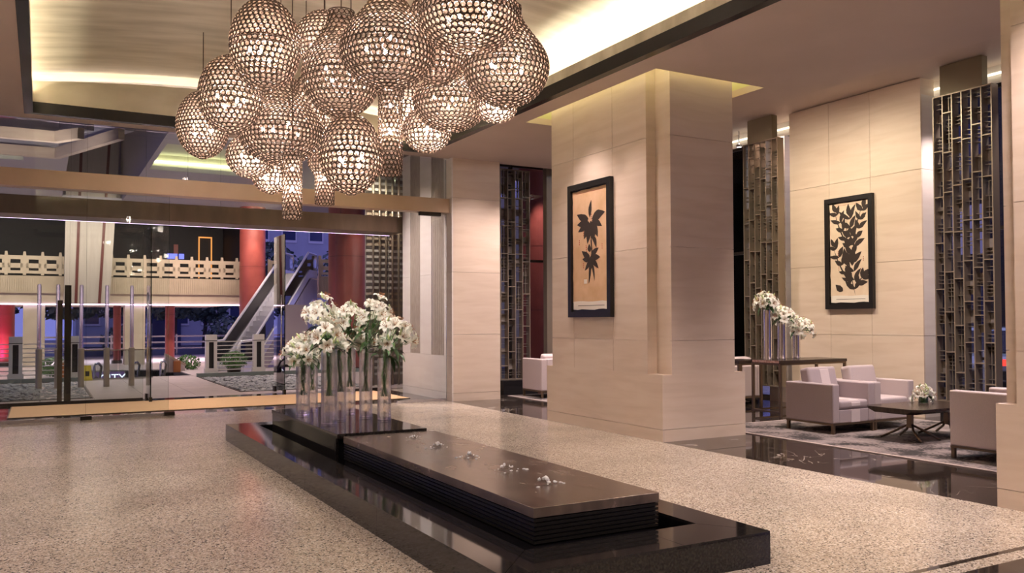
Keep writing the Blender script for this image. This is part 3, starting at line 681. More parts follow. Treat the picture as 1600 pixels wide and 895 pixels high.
for (x, y, r, tz, c, sp, nf, lv, lb) in VASES:
    vase(lv, (x, y, .4455), r, tz - .4455, group=VG)
    bouquet(lb, (x, y, .48), tz, c, sp, nf, rng, 'white lily bouquets on the black platform', 1.0, 16)

# ================================================================== CHANDELIER
def pendant_profile(shape, rx, rz):
    """(r,z) outline from bottom to top, z in -rz..rz"""
    out = []; n = 60
    for i in range(n + 1):
        t = i / n; z = -rz + 2 * rz * t
        if shape == 'egg':
            u = (z / rz); r = rx * math.sqrt(max(0, 1 - u * u)) * (1 - .03 * u)
            r = max(r, rx * .16 if u < 0 else rx * .2)
        elif shape == 'onion':   # wide low belly, neck on top
            zc = -0.22 * rz
            if z < zc:
                u = (z - zc) / (rz + zc); r = rx * math.sqrt(max(0, 1 - u * u)); r = max(r, rx * .18)
            else:
                u = (z - zc) / (rz - zc); r = rx * (.34 + .66 * (0.5 + 0.5 * math.cos(PI * min(1, u * 1.12))) ** .85)
        elif shape == 'tube':
            r = rx * (1.0 if t > .04 else .9)
        else:                    # drop: belly on top, tube below
            u = t; r = rx * (.72 if u < .5 else .72 + .55 * math.sin(PI * (u - .5) / .5) ** 1.2)
            if u > .93: r = rx * .5
        out.append((r, z))
    return out
RING_N, CRY = None, None
def pendant(shape, x, y, z, rx, rz, label, rng, lampw):
    t = thing('crystal_pendant', label, 'pendant', (x, y, z), rng.uniform(0, 6), 'crystal ring pendants of the chandelier')
    prof = pendant_profile(shape, rx, rz)
    cs = .056 if rx > .2 else .043          # ring pitch
    # resample by arc length
    pts = [prof[0]]; acc = 0
    for a, b in zip(prof, prof[1:]):
        acc += math.hypot(b[0] - a[0], b[1] - a[1])
        if acc >= cs * .84: pts.append(b); acc = 0
    rb = bmesh.new(); cb = bmesh.new(); RR = cs * .47; rr = cs * .10
    rv, rf, cv, cf = [], [], [], []
    def ring(P, Nn, Tn, Bn):
        base = len(rv); S, Q = 9, 3
        for i in range(S):
            a = 2 * PI * i / S; dirv = Tn * math.cos(a) + Bn * math.sin(a)
            for q in range(Q):
                b = 2 * PI * q / Q; rv.append(P + dirv * (RR + rr * math.cos(b)) + Nn * (rr * 1.9 * math.sin(b)))
        for i in range(S):
            for q in range(Q):
                rf.append((base + i * Q + q, base + ((i + 1) % S) * Q + q, base + ((i + 1) % S) * Q + (q + 1) % Q, base + i * Q + (q + 1) % Q))
        base = len(cv); R = RR * .74
        for i in range(6):
            a = 2 * PI * i / 6; cv.append(P + (Tn * math.cos(a) + Bn * math.sin(a)) * R)
        cv.append(P + Nn * R * .8); cv.append(P - Nn * R * .8)
        for i in range(6):
            cf.append((base + i, base + (i + 1) % 6, base + 6)); cf.append((base + (i + 1) % 6, base + i, base + 7))
    for i, (r, zz) in enumerate(pts):
        a, b = pts[max(0, i - 1)], pts[min(len(pts) - 1, i + 1)]
        dr, dz = b[0] - a[0], b[1] - a[1]; l = math.hypot(dr, dz) or 1; dr /= l; dz /= l
        n = max(5, int(2 * PI * r / (cs * .97)))
        for k in range(n):
            th = 2 * PI * (k + .5 * (i % 2)) / n
            er = Vector((math.cos(th), math.sin(th), 0)); et = Vector((-math.sin(th), math.cos(th), 0))
            P = er * r + Vector((0, 0, zz)); Nn = er * dz - Vector((0, 0, dr)); Bn = er * dr + Vector((0, 0, dz))
            ring(P, Nn, et, Bn)
    for nm, V, Fc, m in (('ring_mesh', rv, rf, M_RING), ('crystal_beads', cv, cf, M_CRYSTAL)):
        me = bpy.data.meshes.new(nm); me.from_pydata(V, [], Fc); me.materials.append(m); o = link(nm, me, t); o['kind'] = 'stuff'
    # hoops, cable, bulbs
    hz = max(prof, key=lambda p: p[0])
    for (r, zz) in (prof[-1], hz):
        hb = tube_bm([(r * math.cos(2 * PI * k / 28), r * math.sin(2 * PI * k / 28), zz) for k in range(29)], .006, 5)
        link('hoop', mesh_bm('hoop', hb, M_RING, True), t)
    ctop = arch(x, 5.40, 0.32) - z
    tube('cable', [(0, 0, rz * .2), (0, 0, ctop)], .006, M_RING, t, 5)
    nb = 4 if rx > .2 else 2
    for k in range(nb):
        a = 2 * PI * k / nb + .5; R = rx * .45 if rx > .2 else 0
        zz = rz * (-.25 if shape in ('egg', 'onion') else -.1 + .45 * k) + .06 * (k % 2)
        lathe('bulb', [(.004, -.022), (.016, -.012), (.016, .014), (.006, .026)], M_BULB, t, (R * math.cos(a), R * math.sin(a), zz), 8)
    light('pendant_glow', 'POINT', (0, 0, -rz * .1), lampw, (1.0, .80, .68), .06, parent=t)
    return t
PEND = [
('egg',2.00,8.83,4.45,0.349,0.468,'large upright egg pendant at the upper left of the cluster'),
('egg',1.79,9.52,4.07,0.334,0.417,'egg pendant between the largest left egg and the outermost one'),
('egg',1.98,12.54,4.38,0.352,0.469,'outermost egg pendant at the left end on its own thin cable'),
('egg',2.97,10.02,5.00,0.340,0.340,'round pendant high at the back, half hidden near the vault'),
('onion',2.87,9.04,4.43,0.422,0.577,'onion pendant with narrow open neck, left of the big onion'),
('onion',2.93,7.76,4.35,0.454,0.498,'biggest onion pendant in the middle front of the cluster'),
('egg',3.29,6.71,4.31,0.436,0.340,'squat pendant at the very top centre cut by the frame'),
('onion',4.00,7.32,4.21,0.417,0.493,'wide onion pendant at the right end of the cluster'),
('egg',3.63,8.15,4.61,0.323,0.525,'tall pendant squeezed behind the squat top pendant'),
('onion',4.07,8.78,4.18,0.416,0.409,'low onion pendant just left of the right end one'),
('egg',4.10,9.52,3.93,0.288,0.273,'small round pendant hanging lowest on the right half'),
('egg',4.34,8.17,3.94,0.217,0.168,'smallest flat pendant peeping under the right end onion'),
('onion',2.46,10.06,3.96,0.483,0.498,'broad onion pendant low on the left half'),
('egg',2.31,10.99,3.70,0.292,0.275,'small round pendant peeping out left below the broad onion'),
('egg',2.73,11.66,3.59,0.252,0.244,'pinkish small round pendant below the broad left onion'),
('tube',2.45,9.49,3.12,0.104,0.358,'thin tube pendant reaching lowest of the whole cluster'),
('egg',2.76,8.37,3.31,0.307,0.405,'upright egg pendant low in the centre beside the thick tube'),
('tube',3.29,8.64,3.69,0.125,0.498,'thick tube pendant right of the low central egg'),
('drop',3.08,10.36,3.41,0.159,0.335,'slim flared pendant ending in a short tube at bottom centre'),
('egg',2.95,10.75,4.24,0.229,0.508,'narrow long pendant behind the broad left onion'),
('tube',3.32,11.17,4.16,0.120,0.361,'short tube pendant hidden deep in the cluster'),
('egg',4.05,10.14,4.36,0.279,0.361,'pendant hidden behind the thick tube and the low right onion')]
prng = random.Random(5)
for p in PEND:
    pendant(*p[:6], p[6], prng, 14 * p[4] / .35)

# ================================================================== PICTURES
def leaf_poly(bm, base, ang, L, Wd, y0, th, jag=0.0, rg=random):
    """flat leaf outline in the x-z plane, slightly raised"""
    n = 9; d = Vector((math.cos(ang), 0, math.sin(ang))); s = Vector((-d.z, 0, d.x)); b = Vector((base[0], 0, base[1]))
    left, right = [], []; th = th + rg.uniform(0, .004)
    for i in range(n + 1):
        t = i / n; w = Wd * math.sin(PI * t ** .8) * (1 + jag * rg.uniform(-1, 1)); bend = .12 * L * math.sin(PI * t * .8) * (1 if L > 0 else -1)
        p = b + d * (L * t) + s * bend * .6
        left.append(p + s * w); right.append(p - s * w)
    out = left + right[::-1][1:-1]
    a = [bm.verts.new((p.x, y0, p.z)) for p in out]; c = [bm.verts.new((p.x, y0 - th, p.z)) for p in out]
    m = len(out); bm.faces.new(c)
    for k in range(m): bm.faces.new((a[k], a[(k + 1) % m], c[(k + 1) % m], c[k]))
def picture(label, loc, rz, w, h, paper_m, design, d=0.07):
    t = thing('picture', label, 'picture', loc, rz)
    fwid = .085
    for (lo, hi) in (((-w / 2, -d, 0), (-w / 2 + fwid, 0, h)), ((w / 2 - fwid, -d, 0), (w / 2, 0, h)), ((-w / 2 + fwid, -d, 0), (w / 2 - fwid, 0, fwid)), ((-w / 2 + fwid, -d, h - fwid), (w / 2 - fwid, 0, h))):
        box('frame_bar', lo, hi, M_FRAME, t)
    box('mount_board', (-w / 2 + fwid, -.03, fwid), (w / 2 - fwid, -.002, h - fwid), M_FRAME, t)
    rg = random.Random(3)
    pw, z0, z1 = w / 2 - fwid - .012, fwid + .03, h - fwid - .02
    def edge(n, f): return [f(i / n, rg.uniform(-.008, .008)) for i in range(n)]
    zt = z0 + .11
    up = edge(8, lambda q, e: (-pw + 2 * pw * q, zt + e)) + edge(22, lambda q, e: (pw + e, zt + (z1 - zt) * q)) + edge(8, lambda q, e: (pw - 2 * pw * q, z1 + e)) + edge(22, lambda q, e: (-pw + e, z1 - (z1 - zt) * q))
    p = prism('paper', up, -.034, -.030, paper_m, t)
    lo = edge(8, lambda q, e: (-pw + .01 + (2 * pw - .02) * q, z0 + e)) + [(pw - .01, z0), (pw - .012, zt + .012)] + edge(7, lambda q, e: (pw - .02 - (2 * pw - .04) * q, zt + .012 + e)) + [(-pw + .01, zt + .012)]
    prism('paper_hem', lo, -.0355, -.0342, M_PAPERW, t)
    bm = bmesh.new(); design(bm, w, h, rg); link('ink_print', mesh_bm('ink_print', bm, M_INK), p)
    # red seals and thin text lines
    bm = bmesh.new()
    for k in range(9):
        x, z = rg.uniform(-.3, .3) * w, rg.uniform(.3, .85) * h
        for q in range(3): bmesh.ops.create_cube(bm, size=1, matrix=Matrix.Translation((x, -.0346, z - .03 * q)) @ Matrix.Diagonal((.014, .001, .018, 1)))
    link('red_mark', mesh_bm('red_mark', bm, M_REDINK), p)
    box('text_line', (-pw * .7, -.0365, z0 + .055), (pw * .8, -.0355, z0 + .062), M_INK, p); box('text_line', (-pw * .8, -.0350, z1 - .04), (pw * .75, -.0340, z1 - .036), M_REDINK, p)
    return t, p
def orchid(bm, w, h, rg):
    Y, T = -.034, .0012
    def P(fx, fz): return ((fx - .5) * w, h * (1 - fz))
    L = lambda fx, fz, a, l, wd: leaf_poly(bm, P(fx, fz), math.radians(a), l * h, wd * h, Y, T, .06, rg)
    L(.50, .265, 78, .13, .020); L(.47, .275, 160, .16, .030); L(.46, .285, 185, .15, .026); L(.46, .29, 205, .15, .028); L(.55, .28, 10, .17, .036); L(.55, .29, -25, .14, .026)
    L(.47, .29, 262, .17, .036); L(.52, .29, 280, .16, .040); L(.45, .30, 245, .13, .03); L(.55, .30, -60, .14, .03); L(.58, .40, -70, .10, .018)
    L(.515, .36, 270, .20, .005); L(.52, .43, 275, .13, .006)
    L(.50, .52, 95, .06, .022); L(.50, .56, 150, .12, .024); L(.52, .56, 30, .12, .024); L(.50, .57, 175, .10, .02); L(.54, .57, 0, .11, .022)
    L(.50, .58, 225, .10, .018); L(.54, .58, -40, .11, .02); L(.50, .58, 262, .17, .014); L(.53, .58, 282, .16, .013); L(.52, .55, 270, .1, .03)
def branch(bm, w, h, rg):
    Y, T = -.034, .0012
    def P(fx, fz): return ((fx - .5) * w, h * (1 - fz))
    L = lambda fx, fz, a, l, wd: leaf_poly(bm, P(fx, fz), math.radians(a), l * h, wd * h, Y, T, .10, rg)
    for (x0, f0, x1, f1, n, l, wd) in ((.62, .88, .52, .18, 9, .13, .024), (.55, .5, .24, .13, 5, .11, .022), (.58, .5, .80, .12, 5, .11, .022), (.55, .80, .20, .44, 5, .10, .020), (.6, .82, .80, .72, 2, .10, .024)):
        a0 = math.degrees(math.atan2((f0 - f1) * h, (x1 - x0) * w))
        L(x0, f0, a0, math.hypot((x1 - x0) * w, (f1 - f0) * h) / h, .007)
        for k in range(n):
            t = (k + .7) / n; x, f = x0 + (x1 - x0) * t, f0 + (f1 - f0) * t
            for sgn in (-1, 1): L(x, f, a0 + sgn * rg.uniform(32, 55), l * rg.uniform(.75, 1.15), wd * rg.uniform(.8, 1.15))
        L(x1, f1, a0, l * .9, wd)
    for (fx, fz, a, l, wd) in ((.47, .62, 100, .17, .034), (.56, .62, 80, .18, .034), (.52, .78, 95, .18, .034), (.36, .84, 140, .10, .03)): L(fx, fz, a, l, wd)
t, p = picture('black framed tan scroll print of a dark orchid on the pillar', (7.148, 10.455, 1.65), -PI / 2, 1.11, 2.01, M_PAPER1, orchid)
box('label_slip', (-.16, -.0365, .50), (-.08, -.0345, .565), M_PAPERW, p)
picture('black framed cream print of a dense dark leafy branch on the lounge wall', (12.598, 10.31, 1.79), -PI / 2, 1.02, 2.0, M_PAPER2, branch)

# ================================================================== LATTICE SCREENS
def screen(name_label, axis, plane, a0, a1, z0, z1, ncol, rg, depth=0.16, z_hang=None, base=None):
    t = thing('lattice_screen', name_label, 'screen', (0, 0, 0), 0, 'bronze lattice screens of the lounge')
    def B(nm, aa, ab, d0, d1, za, zb, m):
        lo, hi = ((plane + d0, aa, za), (plane + d1, ab, zb)) if axis == 'x' else ((aa, plane + d0, za), (ab, plane + d1, zb))
        box(nm, lo, hi, m, t)
    p = (a1 - a0) / ncol; tk = .018
    for i in range(ncol + 1):
        a = a0 + p * i; B('mullion', a - tk / 2, a + tk / 2, 0, depth, z0, z1, M_SCREEN)
    for z in (z0, z1 - .02):
        for i in range(ncol): B('rail', a0 + p * i + tk / 2, a0 + p * (i + 1) - tk / 2, 0, depth, z, z + .02, M_SCREEN)
    for i in range(ncol):
        aa, ab = a0 + p * i + tk / 2, a0 + p * (i + 1) - tk / 2
        z = z0 + (.30 + .31 * ((i * 2) % 5) / 2) ; cells = [z0 + .02]
        while z < z1 - .25: cells.append(z); z += .72 if (i % 2) else .62
        for c in cells[1:]: B('rail', aa, ab, 0, depth, c, c + .016, M_SCREEN)
        cells.append(z1 - .02)
        for ca, cb in zip(cells, cells[1:]):
            n = rg.choice((3, 4, 4)) if cb - ca > .35 else 2
            zz = ca + .02
            while zz < cb - .05:
                step = rg.choice((.055, .055, .075, .17, .22)); zz += step
                if zz < cb - .03: B('slat', aa, ab, depth * .45, depth * .95, zz, zz + .009, M_SLAT)
            if rg.random() < .8:
                hgt = rg.uniform(.12, .26); zc = rg.uniform(ca + .03, max(ca + .04, cb - hgt - .02)); half = rg.random()
                B('plate', aa + (p * .45 if half > .5 else 0), ab, depth * .9, depth * .97, zc, min(zc + hgt, cb - .01), M_SCREEN_PLATE)
            if rg.random() < .25: B('inner_post', aa + p * .55, aa + p * .55 + .012, depth * .5, depth * .9, ca + .02, cb, M_SLAT)
    if z_hang:
        B('hanger_panel', a0 + p * .9, a1 - p * .75, .01, depth - .01, z1, z_hang, M_HANGER)
    if base: B('base_block', a0 - .1, a1 + .02, -.3, depth + .1, 0, z0, M_BLACK)
    return t
srng = random.Random(21)
screen('bronze lattice screen nearest the camera, left of the dark window slot', 'x', 12.30, 7.53, 8.47, .32, 5.10, 6, srng, z_hang=5.56)
screen('bronze lattice screen behind the console table lilies', 'x', 12.30, 11.72, 12.62, .32, 5.10, 6, srng, z_hang=5.56)
screen('bronze lattice screen on a black base at the far lounge end', 'y', 16.50, 8.86, 9.60, .30, 4.97, 4, srng, base=True)
st = thing('lattice_screen', 'narrow edge of another lattice screen seen past the bronze post', 'screen', (0, 0, 0), 0, 'bronze lattice screens of the lounge')
for a in (10.22, 10.34, 10.46): box('mullion', (a, 16.5, .1), (a + .02, 16.66, 5.3), M_SCREEN, st)
for k in range(26):
    for a in (10.24, 10.36): box('slat', (a, 16.54, .2 + .19 * k), (a + .1, 16.64, .21 + .19 * k), M_SCREEN, st)
pp = thing('bronze_post', 'flat bronze post between the far screen and the pillar', 'post', (10.05, 16.5, 0)); box('post_body', (0, 0, 0), (.14, .16, 5.4), M_SCREEN, pp); box('foot_plate', (-.03, -.03, 0), (.17, .19, .02), M_DARKMETAL, pp)

# ================================================================== LOUNGE FURNITURE
def rug(label, x0, x1, y0, y1):
    t = thing('rug', label, 'rug', (x0, y0, 0), 0)
    box('rug_field', (.06, .06, 0.0015), (x1 - x0 - .06, y1 - y0 - .06, .014), M_CARPET, t)
    for (lo, hi) in (((0, 0, .0015), (.06, y1 - y0, .012)), ((x1 - x0 - .06, 0, .0015), (x1 - x0, y1 - y0, .012)), ((.06, 0, .0015), (x1 - x0 - .06, .06, .012)), ((.06, y1 - y0 - .06, .0015), (x1 - x0 - .06, y1 - y0, .012))):
        box('binding', lo, hi, M_CARPET_EDGE, t)
rug('blotched grey rug under the armchairs and coffee table', 8.72, 12.25, 3.2, 9.80)
rug('grey rug at the far lounge end behind the pillar', 8.72, 12.2, 12.4, 15.95)
def armchair(label, loc, rz, m, stripe=None, arm_h=.69, W=.87, D=.86, group=None):
    t = thing('armchair', label, 'armchair', loc, rz, group)
    z0 = .145; at = .135
    for sx in (-1, 1):
        for sy in (-1, 1):
            box('leg', (sx * (W / 2 - .03) - .02, sy * (D / 2 - .03) - .02, 0), (sx * (W / 2 - .03) + .02, sy * (D / 2 - .03) + .02, z0 - .025), M_BRASS, t)
    box('base_frame', (-W / 2 + .005, -D / 2 + .005, z0 - .025), (W / 2 - .005, D / 2 - .005, z0), M_BRASS, t)
    sb = box('seat_base', (-W / 2 + at, -D / 2 + .01, z0), (W / 2 - at, D / 2 - .02, .33), m, t, .015)
    for s in (-1, 1):
        box('arm', (s * W / 2 if s < 0 else W / 2 - at, -D / 2, z0), (s * W / 2 + at if s < 0 else W / 2, D / 2, arm_h), m, t, .025)
    box('back', (-W / 2 + at, D / 2 - .17, z0), (W / 2 - at, D / 2, arm_h + .0), m, t, .025)
    sc = box('seat_cushion', (-W / 2 + at + .004, -D / 2 + .005, .335), (W / 2 - at - .004, D / 2 - .18, .455), m, t, .04)
    bc = box('back_cushion', (-W / 2 + at + .01, -.09, -.21), (W / 2 - at - .01, .09, .21), m, t, .05)
    bc.location = (0, D / 2 - .25, .68); bc.rotation_euler = (-.22, 0, 0)
    if stripe:
        sx0, sx1 = -.06, .12
        box('stripe', (sx0, -D / 2 + .006, z0 + .004), (sx1, -D / 2 + .02, .328), stripe, t)
        cz = .395; ch = .06
        pts = [(-D / 2 + .0005, .375), (-D / 2 + .0005, .415), (-D / 2 + .012, .442), (-D / 2 + .04, .4575), (D / 2 - .2, .4575), (D / 2 - .2, .44), (-D / 2 + .045, .44), (-D / 2 + .02, .42), (-D / 2 + .012, .375)]
        prism('stripe', pts, sx0, sx1, stripe, t, 'x')
        pts = [(-.0925, -.16), (-.0925, .16), (-.078, .197), (-.04, .2125), (.04, .2125), (.03, .2), (-.05, .19), (-.08, .16), (-.08, -.16)]
        o = prism('stripe', pts, sx0, sx1, stripe, bc, 'x')
    return t
armchair('lilac armchair with a pale central stripe next to the console', (10.01, 8.585, .014), 0, M_FABRIC, M_FABRIC_LT)
M_FABRIC_MID = noise_mat('mid_lilac_wool', [(0.3, (0.46, 0.385, 0.39)), (0.7, (0.52, 0.44, 0.445))], (1, 1, 1), 2, 220, 0.9, bump=0.15)
armchair('plain pale lilac armchair beside the striped one', (10.895, 8.60, .014), 0, M_FABRIC_MID)
armchair('blush leather armchair half hidden by the nearest pillar', (9.57, 5.69, .014), PI, M_LEATHER, None, .775, .88, .9)
armchair('blush leather armchair peeping out left of the orchid pillar', (9.42, 15.78 - .42, .014), PI, M_LEATHER, None, .80, .9, .8)
armchair('pale armchair behind the console table legs', (11.72, 12.4, .0), PI, M_LEATHER, None, .73, .86, .8)
# coffee table
t = thing('coffee_table', 'dark walnut coffee table with chamfered top on splayed brass foot', 'table', (10.1, 7.35, .014))
hw, hd, cc = 1.0, .42, .12
def octo(hw, hd, c): return [(-.42 + c, -hd), (hw - c, -hd), (hw, -hd + c), (hw, hd - c), (hw - c, hd), (-.42 + c, hd), (-.42, hd - c), (-.42, -hd + c)]
bm = bmesh.new()
rowsv = [[bm.verts.new((x, y, z)) for x, y in octo(hw + dx, hd + dx, .10)] for z, dx in ((.365, -.10), (.405, 0.0), (.436, 0.0))]
bm.faces.new(rowsv[0][::-1]); bm.faces.new(rowsv[-1])
for a, b in zip(rowsv, rowsv[1:]):
    for k in range(8): bm.faces.new((a[k], a[(k + 1) % 8], b[(k + 1) % 8], b[k]))
link('tabletop', mesh_bm('tabletop', bm, M_DARKWOOD), t)
for lx in (0.0, .78):
    box('pedestal', (lx - .028, -.035, .15), (lx + .028, .035, .365), M_BRASS, t, .006)
    for s in ((-1, -1), (-1, 1), (1, -1), (1, 1)):
        o = tube('foot', [(lx, s[1] * .03, .19), (lx + s[0] * .10, s[1] * .12, .12), (lx + s[0] * .20, s[1] * .30, .012)], .016, M_BRASS, t, 6)
def low_vase(label, loc, r, h):
    t = thing('glass_vase', label, 'vase', loc); lathe('vase_body', [(.001, 0), (r, 0), (r, h), (r - .004, h), (r - .004, .006), (.001, .006)], M_VASE, t, seg=20, cap=False)
    lathe('leaf_lining', [(r - .006, .008), (r - .006, h * .9)], M_LEAF, t, seg=20)
light('return_fill_spot', 'SPOT', (12.85, 8.2, 5.25), 190, PINK, .05, (12.8, 8.9, 2.5), 70, .9)  # spots added to brighten the pale stone returns
light('return_fill_spot', 'SPOT', (12.55, 12.1, 5.5), 60, PINK, .05, (12.69, 12.1, 2.5), 90, .9)
brng = random.Random(4)
low_vase('small round glass vase with green lining on the coffee table', (10.62, 7.52, .4505), .065, .10)
bouquet('small white lily posy on the dark coffee table', (10.62, 7.52, .462), .55, (10.62, 7.52, .585), .12, 8, brng, None, .62, 5)
# console tables
def console(label, x0, x1, y0, y1, h, top_m):
    t = thing('console_table', label, 'table', (x0, y0, 0), 0); w, d = x1 - x0, y1 - y0
    for x in (0, w - .04):
        for y in (0, d - .04): box('leg', (x, y, 0), (x + .04, y + .04, h - .05), M_BRASS, t)
    for (lo, hi) in (((.04, 0, h - .08), (w - .04, .03, h - .05)), ((.04, d - .03, h - .08), (w - .04, d, h - .05)), ((0, .04, h - .08), (.03, d - .04, h - .05)), ((w - .03, .04, h - .08), (w, d - .04, h - .05)), ((0, .04, .06), (.03, d - .04, .09)), ((.04, d - .03, .06), (w - .04, d, .09))):
        box('stretcher', lo, hi, M_BRASS, t)
    box('tabletop', (-.01, -.01, h - .05), (w + .01, d + .01, h), top_m, t, .004)
    return t
cA = console('dark bronze console table behind the striped armchair', 10.62, 12.2, 10.10, 10.75, .93, M_DARKWOOD)
M_INLAY = noise_mat('red_mottled_inlay', [(0.3, (.30, .10, .08)), (.6, (.55, .36, .32))], (1, 1, 1), 3, 30, .4)
box('end_inlay', (-.012, .02, .885), (-.010, .62, .925), M_INLAY, cA)
console('narrow bronze side table tucked left of the console table', 10.50, 11.05, 10.92, 11.45, .90, M_DARKWOOD)
for k, (x, y, r, h, c, sp, nf, lv, lb) in enumerate((
    (10.70, 10.45, .072, .84, (10.62, 10.40, 1.92), .16, 9, 'tallest silvered vase on the console table', 'round lily bouquet in the tallest silvered vase'),
    (11.03, 10.45, .078, .66, (11.00, 10.38, 1.67), .19, 11, 'middle silvered vase on the console table', 'widest lily bouquet in the middle silvered vase'),
    (11.38, 10.45, .065, .46, (11.48, 10.40, 1.46), .16, 9, 'shortest silvered vase on the console table', 'lily bouquet in the shortest silvered vase'))):
    v = thing('silvered_vase', lv, 'vase', (x, y, .9305)); lathe('vase_body', [(.001, 0), (r, 0), (r, h), (r - .006, h), (r - .006, .02), (.001, .02)], M_MIRROR, v, seg=28, cap=False)
    lathe('vase_rim', [(r + .001, h - .006), (r + .003, h - .003), (r + .001, h)], M_STEEL, v, seg=28, cap=False)
    bouquet(lb, (x, y, .955), .93 + h, c, sp, nf, brng, None, .95, 7)
so = thing('white_drum', 'plain white stool glimpsed behind the coffee table', 'drum', (12.05, 7.95, .014))  # plain white drum added here, its identity left open
lathe('drum_body', [(.13, 0), (.16, .04), (.175, .15), (.17, .26), (.14, .30)], mat('white_gloss', (.82, .80, .80), .15), so)
lathe('drum_top', [(.14, .30), (.12, .315), (.02, .32)], bpy.data.materials['white_gloss'], so)
m_ = thing('door_mat', 'wide orange coir mat inside the entrance', 'mat', (-.48, 16.5, 0)); box('mat_field', (.02, .02, .001), (7.18, 2.18, .012), M_MAT, m_); 
for (lo, hi) in (((0, 0, .001), (7.2, .02, .010)), ((0, 2.18, .001), (7.2, 2.2, .010)), ((0, .02, .001), (.02, 2.18, .010)), ((7.18, .02, .001), (7.2, 2.18, .010))): box('mat_edge', lo, hi, M_BEAM_DK, m_)
for (x, y, z, lb) in ((12.85, 7.35, 5.24, 'small lit downlight beside the nearest lattice screen'), (12.85, 6.9, 5.24, 'small lit downlight at the picture edge above the window'), (12.85, 11.55, 5.24, 'small lit downlight at the far lattice screen'), (12.85, 13.3, 5.24, 'small lit downlight left of the far lattice screen')):
    d = thing('recessed_downlight', lb, 'downlight', (x, y, z)); lathe('ring', [(.05, 0), (.06, .0), (.06, .05), (.05, .05)], M_STEEL, d, cap=False, seg=16); lathe('lens', [(.001, .01), (.05, .01), (.05, .02), (.001, .02)], M_LED_WHITE, d, cap=False, seg=16)
    tube('stem_rod', [(0, 0, .05), (0, 0, .339)], .012, M_STEEL, d, 6)
    light('down_spot', 'SPOT', (0, 0, -.02), 60, PINK, .04, None, 80, .6, parent=d)

# ================================================================== OUTSIDE: forecourt under the canopy
grd = structure(holed_plane('ground', -14, 40, 19.3, 90, -.35, -.03, [(.95, 4.0, 27.0, 31.2)], M_ROAD), 'forecourt ground')
px = [-6 + 1.0 * k for k in range(17)]; pys = [19.32 + .78 * k for k in range(11)]
pav = sroot('pavement', (0, 0, 0), 'pinkish paving in front of the entrance')
for i in range(16):
    for j in range(10):
        x0, x1, y0, y1 = px[i], px[i + 1], pys[j], pys[j + 1]
        if x1 <= 0.97 and 19.9 < y0 < 25.4: continue
        if 4.0 <= x0 < 7.0 and 19.9 < y0 < 25.4: continue
        box('paving_slab', (x0 + .004, y0 + .004, -.03), (x1 - .004, y1 - .004, 0), M_PAVE, pav)
for j in range(8):
    for i in range(12):
        x0, y0 = -6 + 1.5 * i, 31.3 + 1.6 * j
        box('paving_slab', (x0 + .005, y0 + .005, -.03), (x0 + 1.495, y0 + 1.595, 0), M_PAVE, pav)
for i in range(5): 
    for (xa) in (-6 + i * 1.39, 4.0 + i * 1.5): box('paving_slab', (xa + .004, 27.13, -.03), (xa + (1.386 if xa < .9 else 1.496), 31.29, 0), M_PAVE, pav)
def pebble_bed(label, x0, x1, y0, y1, n, seed):
    t = thing('pebble_bed', label, 'pebbles', (x0, y0, 0)); rg = random.Random(seed)
    box('bed_soil', (0, 0, -.03), (x1 - x0, y1 - y0, -.012), M_CONC_DK, t)
    V, Fc = [], []
    ico = bmesh.new(); bmesh.ops.create_icosphere(ico, subdivisions=1, radius=1); iv = [v.co.copy() for v in ico.verts]; iff = [[v.index for v in f.verts] for f in ico.faces]; ico.free()
    for k in range(n):
        c = Vector((rg.uniform(.05, x1 - x0 - .05), rg.uniform(.05, y1 - y0 - .05), -.005)); r = rg.uniform(.03, .075); a = rg.uniform(0, PI); sx, sy = r * rg.uniform(.8, 1.5), r
        b = len(V)
        for v in iv:
            x, y = v.x * sx, v.y * sy; V.append((c.x + x * math.cos(a) - y * math.sin(a), c.y + x * math.sin(a) + y * math.cos(a), c.z + v.z * r * .45))
        Fc += [[b + i for i in f] for f in iff]
    me = bpy.data.meshes.new('pebbles'); me.from_pydata(V, [], Fc); me.materials.append(M_PEBBLE); o = link('pebbles', me, t); o['kind'] = 'stuff'
    for (lo, hi) in (((-.04, -.04, -.03), (x1 - x0 + .04, 0, .012)), ((-.04, y1 - y0, -.03), (x1 - x0 + .04, y1 - y0 + .04, .012)), ((-.04, 0, -.03), (0, y1 - y0, .012)), ((x1 - x0, 0, -.03), (x1 - x0 + .04, y1 - y0, .012))):
        box('steel_edging', lo, hi, M_DARKMETAL, t)
pebble_bed('dark pebble bed left of the entrance paving', -6.0, .94, 20.10, 25.85, 2600, 1)
pebble_bed('grey pebble bed below the potted shrub', 4.04, 7.08, 20.10, 25.85, 1500, 2)
for (a, b, lb) in ((-6, .95, 'green grey kerb below the white railing left of the stairwell'), (4.0, 10, 'green grey kerb below the white railing by the escalator')):
    k = thing('stone_kerb', lb, 'kerb', (a, 26.1, 0)); n = 5
    for i in range(n): box('kerb_stone', ((b - a) * i / n + .003, 0, .0005), ((b - a) * (i + 1) / n - .003, .22, .10), M_KERB, k)
